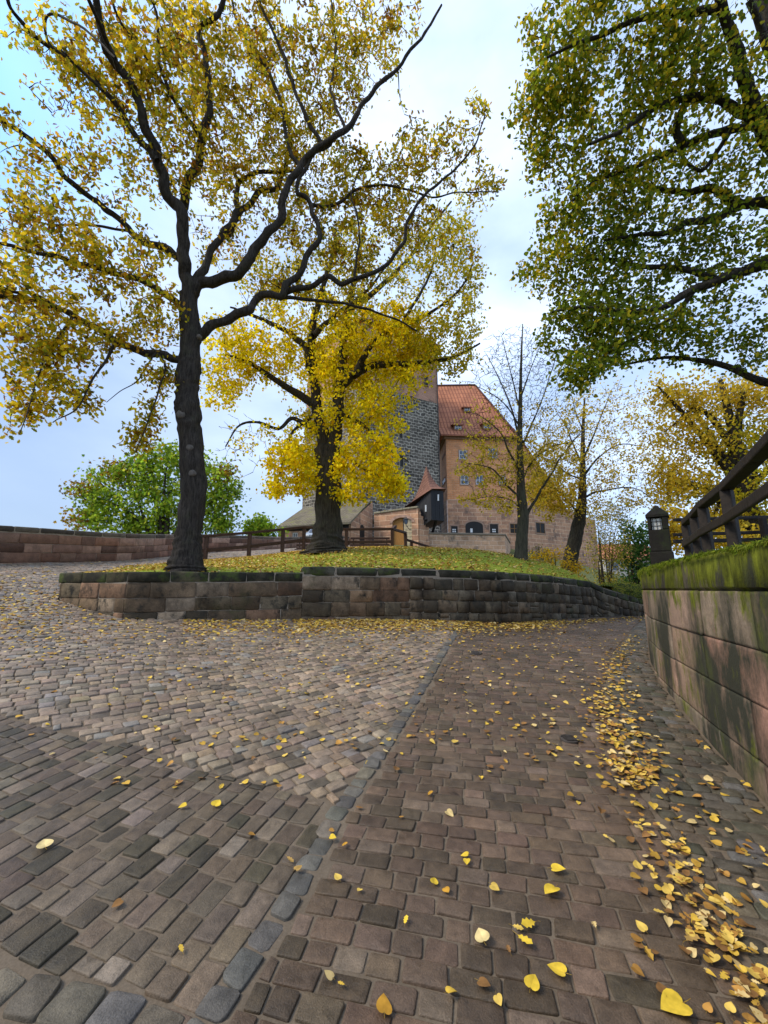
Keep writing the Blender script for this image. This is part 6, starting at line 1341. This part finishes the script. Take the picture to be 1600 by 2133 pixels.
EX = [(91, 1775, .10, 0, 'pale yellow heart shaped leaf alone on the setts near the left edge'), (450, 1686, .085, 0, 'yellow leaf on the pale sett beside the small leaf left of the grey stone row'), (381, 1690, .06, 0, 'small yellow leaf on the setts left of a larger one'),
      (1110, 2070, .075, 0, 'bright yellow heart leaf near the bottom edge, lower of a pair'), (1165, 2042, .085, 0, 'bright yellow round leaf near the bottom edge, upper of a pair'), (1005, 1972, .085, 0, 'pale cream leaf alone low in the middle of the paving'), (1106, 1942, .085, 1, 'small yellow oak leaf just above another oak leaf low in the middle'), (1090, 1975, .085, 1, 'lobed oak leaf lying just below another oak leaf'),
      (1150, 1870, .10, 0, 'large yellow heart shaped leaf with stalk in the middle of the paving'), (1161, 1825, .085, 0, 'medium yellow leaf just above the large heart shaped one'), (905, 1852, .055, 0, 'small yellow leaf left of the middle, upper one of two'), (930, 1870, .05, 0, 'small orange yellow leaf just right of another small leaf'),
      (1410, 2118, .125, 0, 'largest yellow leaf cut off by the bottom edge near the right corner'), (800, 2120, .08, 0, 'orange yellow leaf at the bottom edge beside the grey stone row'), (845, 1937, .05, 1, 'small lobed yellow leaf alone low on the left half of the paving'), (1440, 1975, .10, 1, 'tan oak leaf between the drift and the dark gutter stones'), (692, 1757, .05, 0, 'yellow leaf on the edge of the grey stone row, leftmost of three'), (716, 1773, .05, 1, 'orange leaf beside the grey stone row, rightmost of three'), (602, 1803, .06, 1, 'narrow brown oak leaf left of the grey stone row'), (620, 1823, .055, 0, 'small tan leaf lying on a pale stone of the grey row'), (895, 1664, .07, 1, 'orange brown oak leaf on the setts right of the grey stone row'), (970, 1795, .055, 0, 'round yellow leaf, upper of two touching leaves in the middle'), (973, 1808, .05, 0, 'round yellow leaf, lower of two touching leaves in the middle')]
# the nearest loose leaves are things of their own; the thousands beyond are one litter
order = np.argsort(q[:, 1] + np.abs(q[:, 0]) * .15); NI = 300 - len(EX); indiv = order[:NI]; rest = order[NI:]
def slope_n(x, y, e=.06): z = H(x, y); return unit(np.column_stack([-(H(x + e, y) - z) / e, -(H(x, y + e) - z) / e, np.ones(len(x))]))
def leaf_mesh(shape, col, curl, stem=True):
    m = MB(); leaves(m, np.zeros((1, 3)), np.ones(1), shape, np.array([col]), flat=np.array([[0, 0, 1.0]]), curl=curl)
    V = np.concatenate(m.v); me_ = MB(); me_.v = m.v; me_.f = m.f; me_.c = m.c; me_.uv = m.uv; me_.n = m.n
    k0 = V[0]; dd = V[0] - V[len(shape) // 2]; dd /= np.linalg.norm(dd); tube(me_, [k0 - dd * .02, k0 + dd * .18 + (0, 0, .03), k0 + dd * .34 + (0, .04, .02)], [.016, .012, .010], 4, col=(.34, .22, .04))
    o = me_.build('fallen_leaf', M['litter']); me = o.data; bpy.data.objects.remove(o); return me
MESH = {}; TINT = {}
for s, sh in ((0, HEART), (1, OAK)): TINT[s] = [np.array(LIT[pick(LIT, 1)[0]][:3]) * rng.uniform(.85, 1.15) for _ in range(16)]; MESH[s] = [leaf_mesh(sh, c, rng.uniform(.1, .6)) for c in TINT[s]]
OWN = {(s, t): leaf_mesh(sh, np.array(c), .3) for s, sh in ((0, HEART), (1, OAK)) for t, c in (('yellow', (.70, .49, .05)), ('pale', (.70, .56, .26)), ('orange', (.55, .29, .04)), ('tan', (.46, .29, .09)))}
def put_leaf(p, size, s, label, group, me=None):
    o = bpy.data.objects.new('fallen_leaf', me or MESH[s][rng.integers(16)]); COL.objects.link(o)
    n = slope_n(np.array([p[0]]), np.array([p[1]]))[0]; n = unit(n + rng.normal(0, .10, 3)); o.location = (p[0], p[1], p[2] + .030 + size * .06); o.scale = (size,) * 3
    o.rotation_euler = (Vector((0, 0, 1)).rotation_difference(Vector(n)) @ __import__('mathutils').Quaternion((0, 0, 1), rng.uniform(0, 6.28))).to_euler(); tag(o, label, 'leaf', group)
GR = {1: 'leaves of the drift along the right gutter', 0: 'leaves scattered over the road stones'}
def LBL(kk, s, mi):
    c = TINT[s][mi]; w = 'pale' if c[2] > .16 else 'yellow' if c[1] > .34 else 'orange brown'
    return w + ' ' + ('heart shaped', 'lobed oak')[s] + ' leaf ' + ('scattered on the road stones away from the drift', 'in the leaf drift along the gutter by the right wall')[kk], w + ' ' + ('heart shaped', 'oak')[s] + ' ' + GR[kk]
for i in indiv:
    kk = 1 if k[i] == 1 else 0; s = int(rng.random() < .25); mi = int(rng.integers(16)); put_leaf(q[i], rng.uniform(.027, .050), s, *LBL(kk, s, mi), MESH[s][mi])
e = ghit([x[0] for x in EX], [x[1] for x in EX])
for p, (u_, v_, sz, s, lb_) in zip(e, EX): put_leaf(p, sz * .8, s, lb_, 'single leaves near the viewer', OWN[s, 'pale' if ('pale ' in lb_ or 'cream' in lb_) and 'pale s' not in lb_ else 'orange' if 'orange' in lb_ else 'tan' if 'tan ' in lb_ or 'brown' in lb_ else 'yellow'])
r = rest; nr = len(r); x, y = q[r, 0], q[r, 1]; lift = np.where(k[r] == 1, rng.uniform(.022, .05, nr), .024 + rng.uniform(0, .006, nr))
mb = MB(); half = rng.random(nr) < .25; pos = np.column_stack([x, y, q[r, 2] + lift]); nn_ = slope_n(x, y); cl = np.asarray(LIT)[pick(LIT, nr), :3] * rng.uniform(.8, 1.2, (nr, 1)); sz = rng.uniform(.030, .060, nr) * np.where(k[r] == 2, 1.4, 1.0)
for msk, sh in ((half, OAK), (~half, HEART)): leaves(mb, pos[msk], sz[msk], sh, cl[msk], flat=nn_[msk], curl=.45)
tag(mb.build('leaf_litter', M['litter']), 'yellow fallen leaves strewn over the cobbles and along the foot of the walls', 'leaves', kind='stuff')
# leaves on the lawn
qq = rand_in(LAWN, 22000); qq = qq[(qq[:, 0] < 3) | (rng.random(len(qq)) < .55)]; nq = len(qq); mb = MB(); z = h_lawn(qq[:, 0], qq[:, 1]); pos = np.column_stack([qq, z + rng.uniform(.03, .07, nq)]); cl = np.asarray(LIT)[pick(LIT, nq), :3] * rng.uniform(.8, 1.2, (nq, 1))
leaves(mb, pos, rng.uniform(.05, .09, nq), HEART[::2], cl, flat=np.tile([0, 0, 1.0], (nq, 1)) + rng.normal(0, .25, (nq, 3)), curl=.4)
tag(mb.build('lawn_leaf_litter', M['litter']), 'carpet of yellow leaves lying in the grass of the raised lawn', 'leaves', kind='stuff')
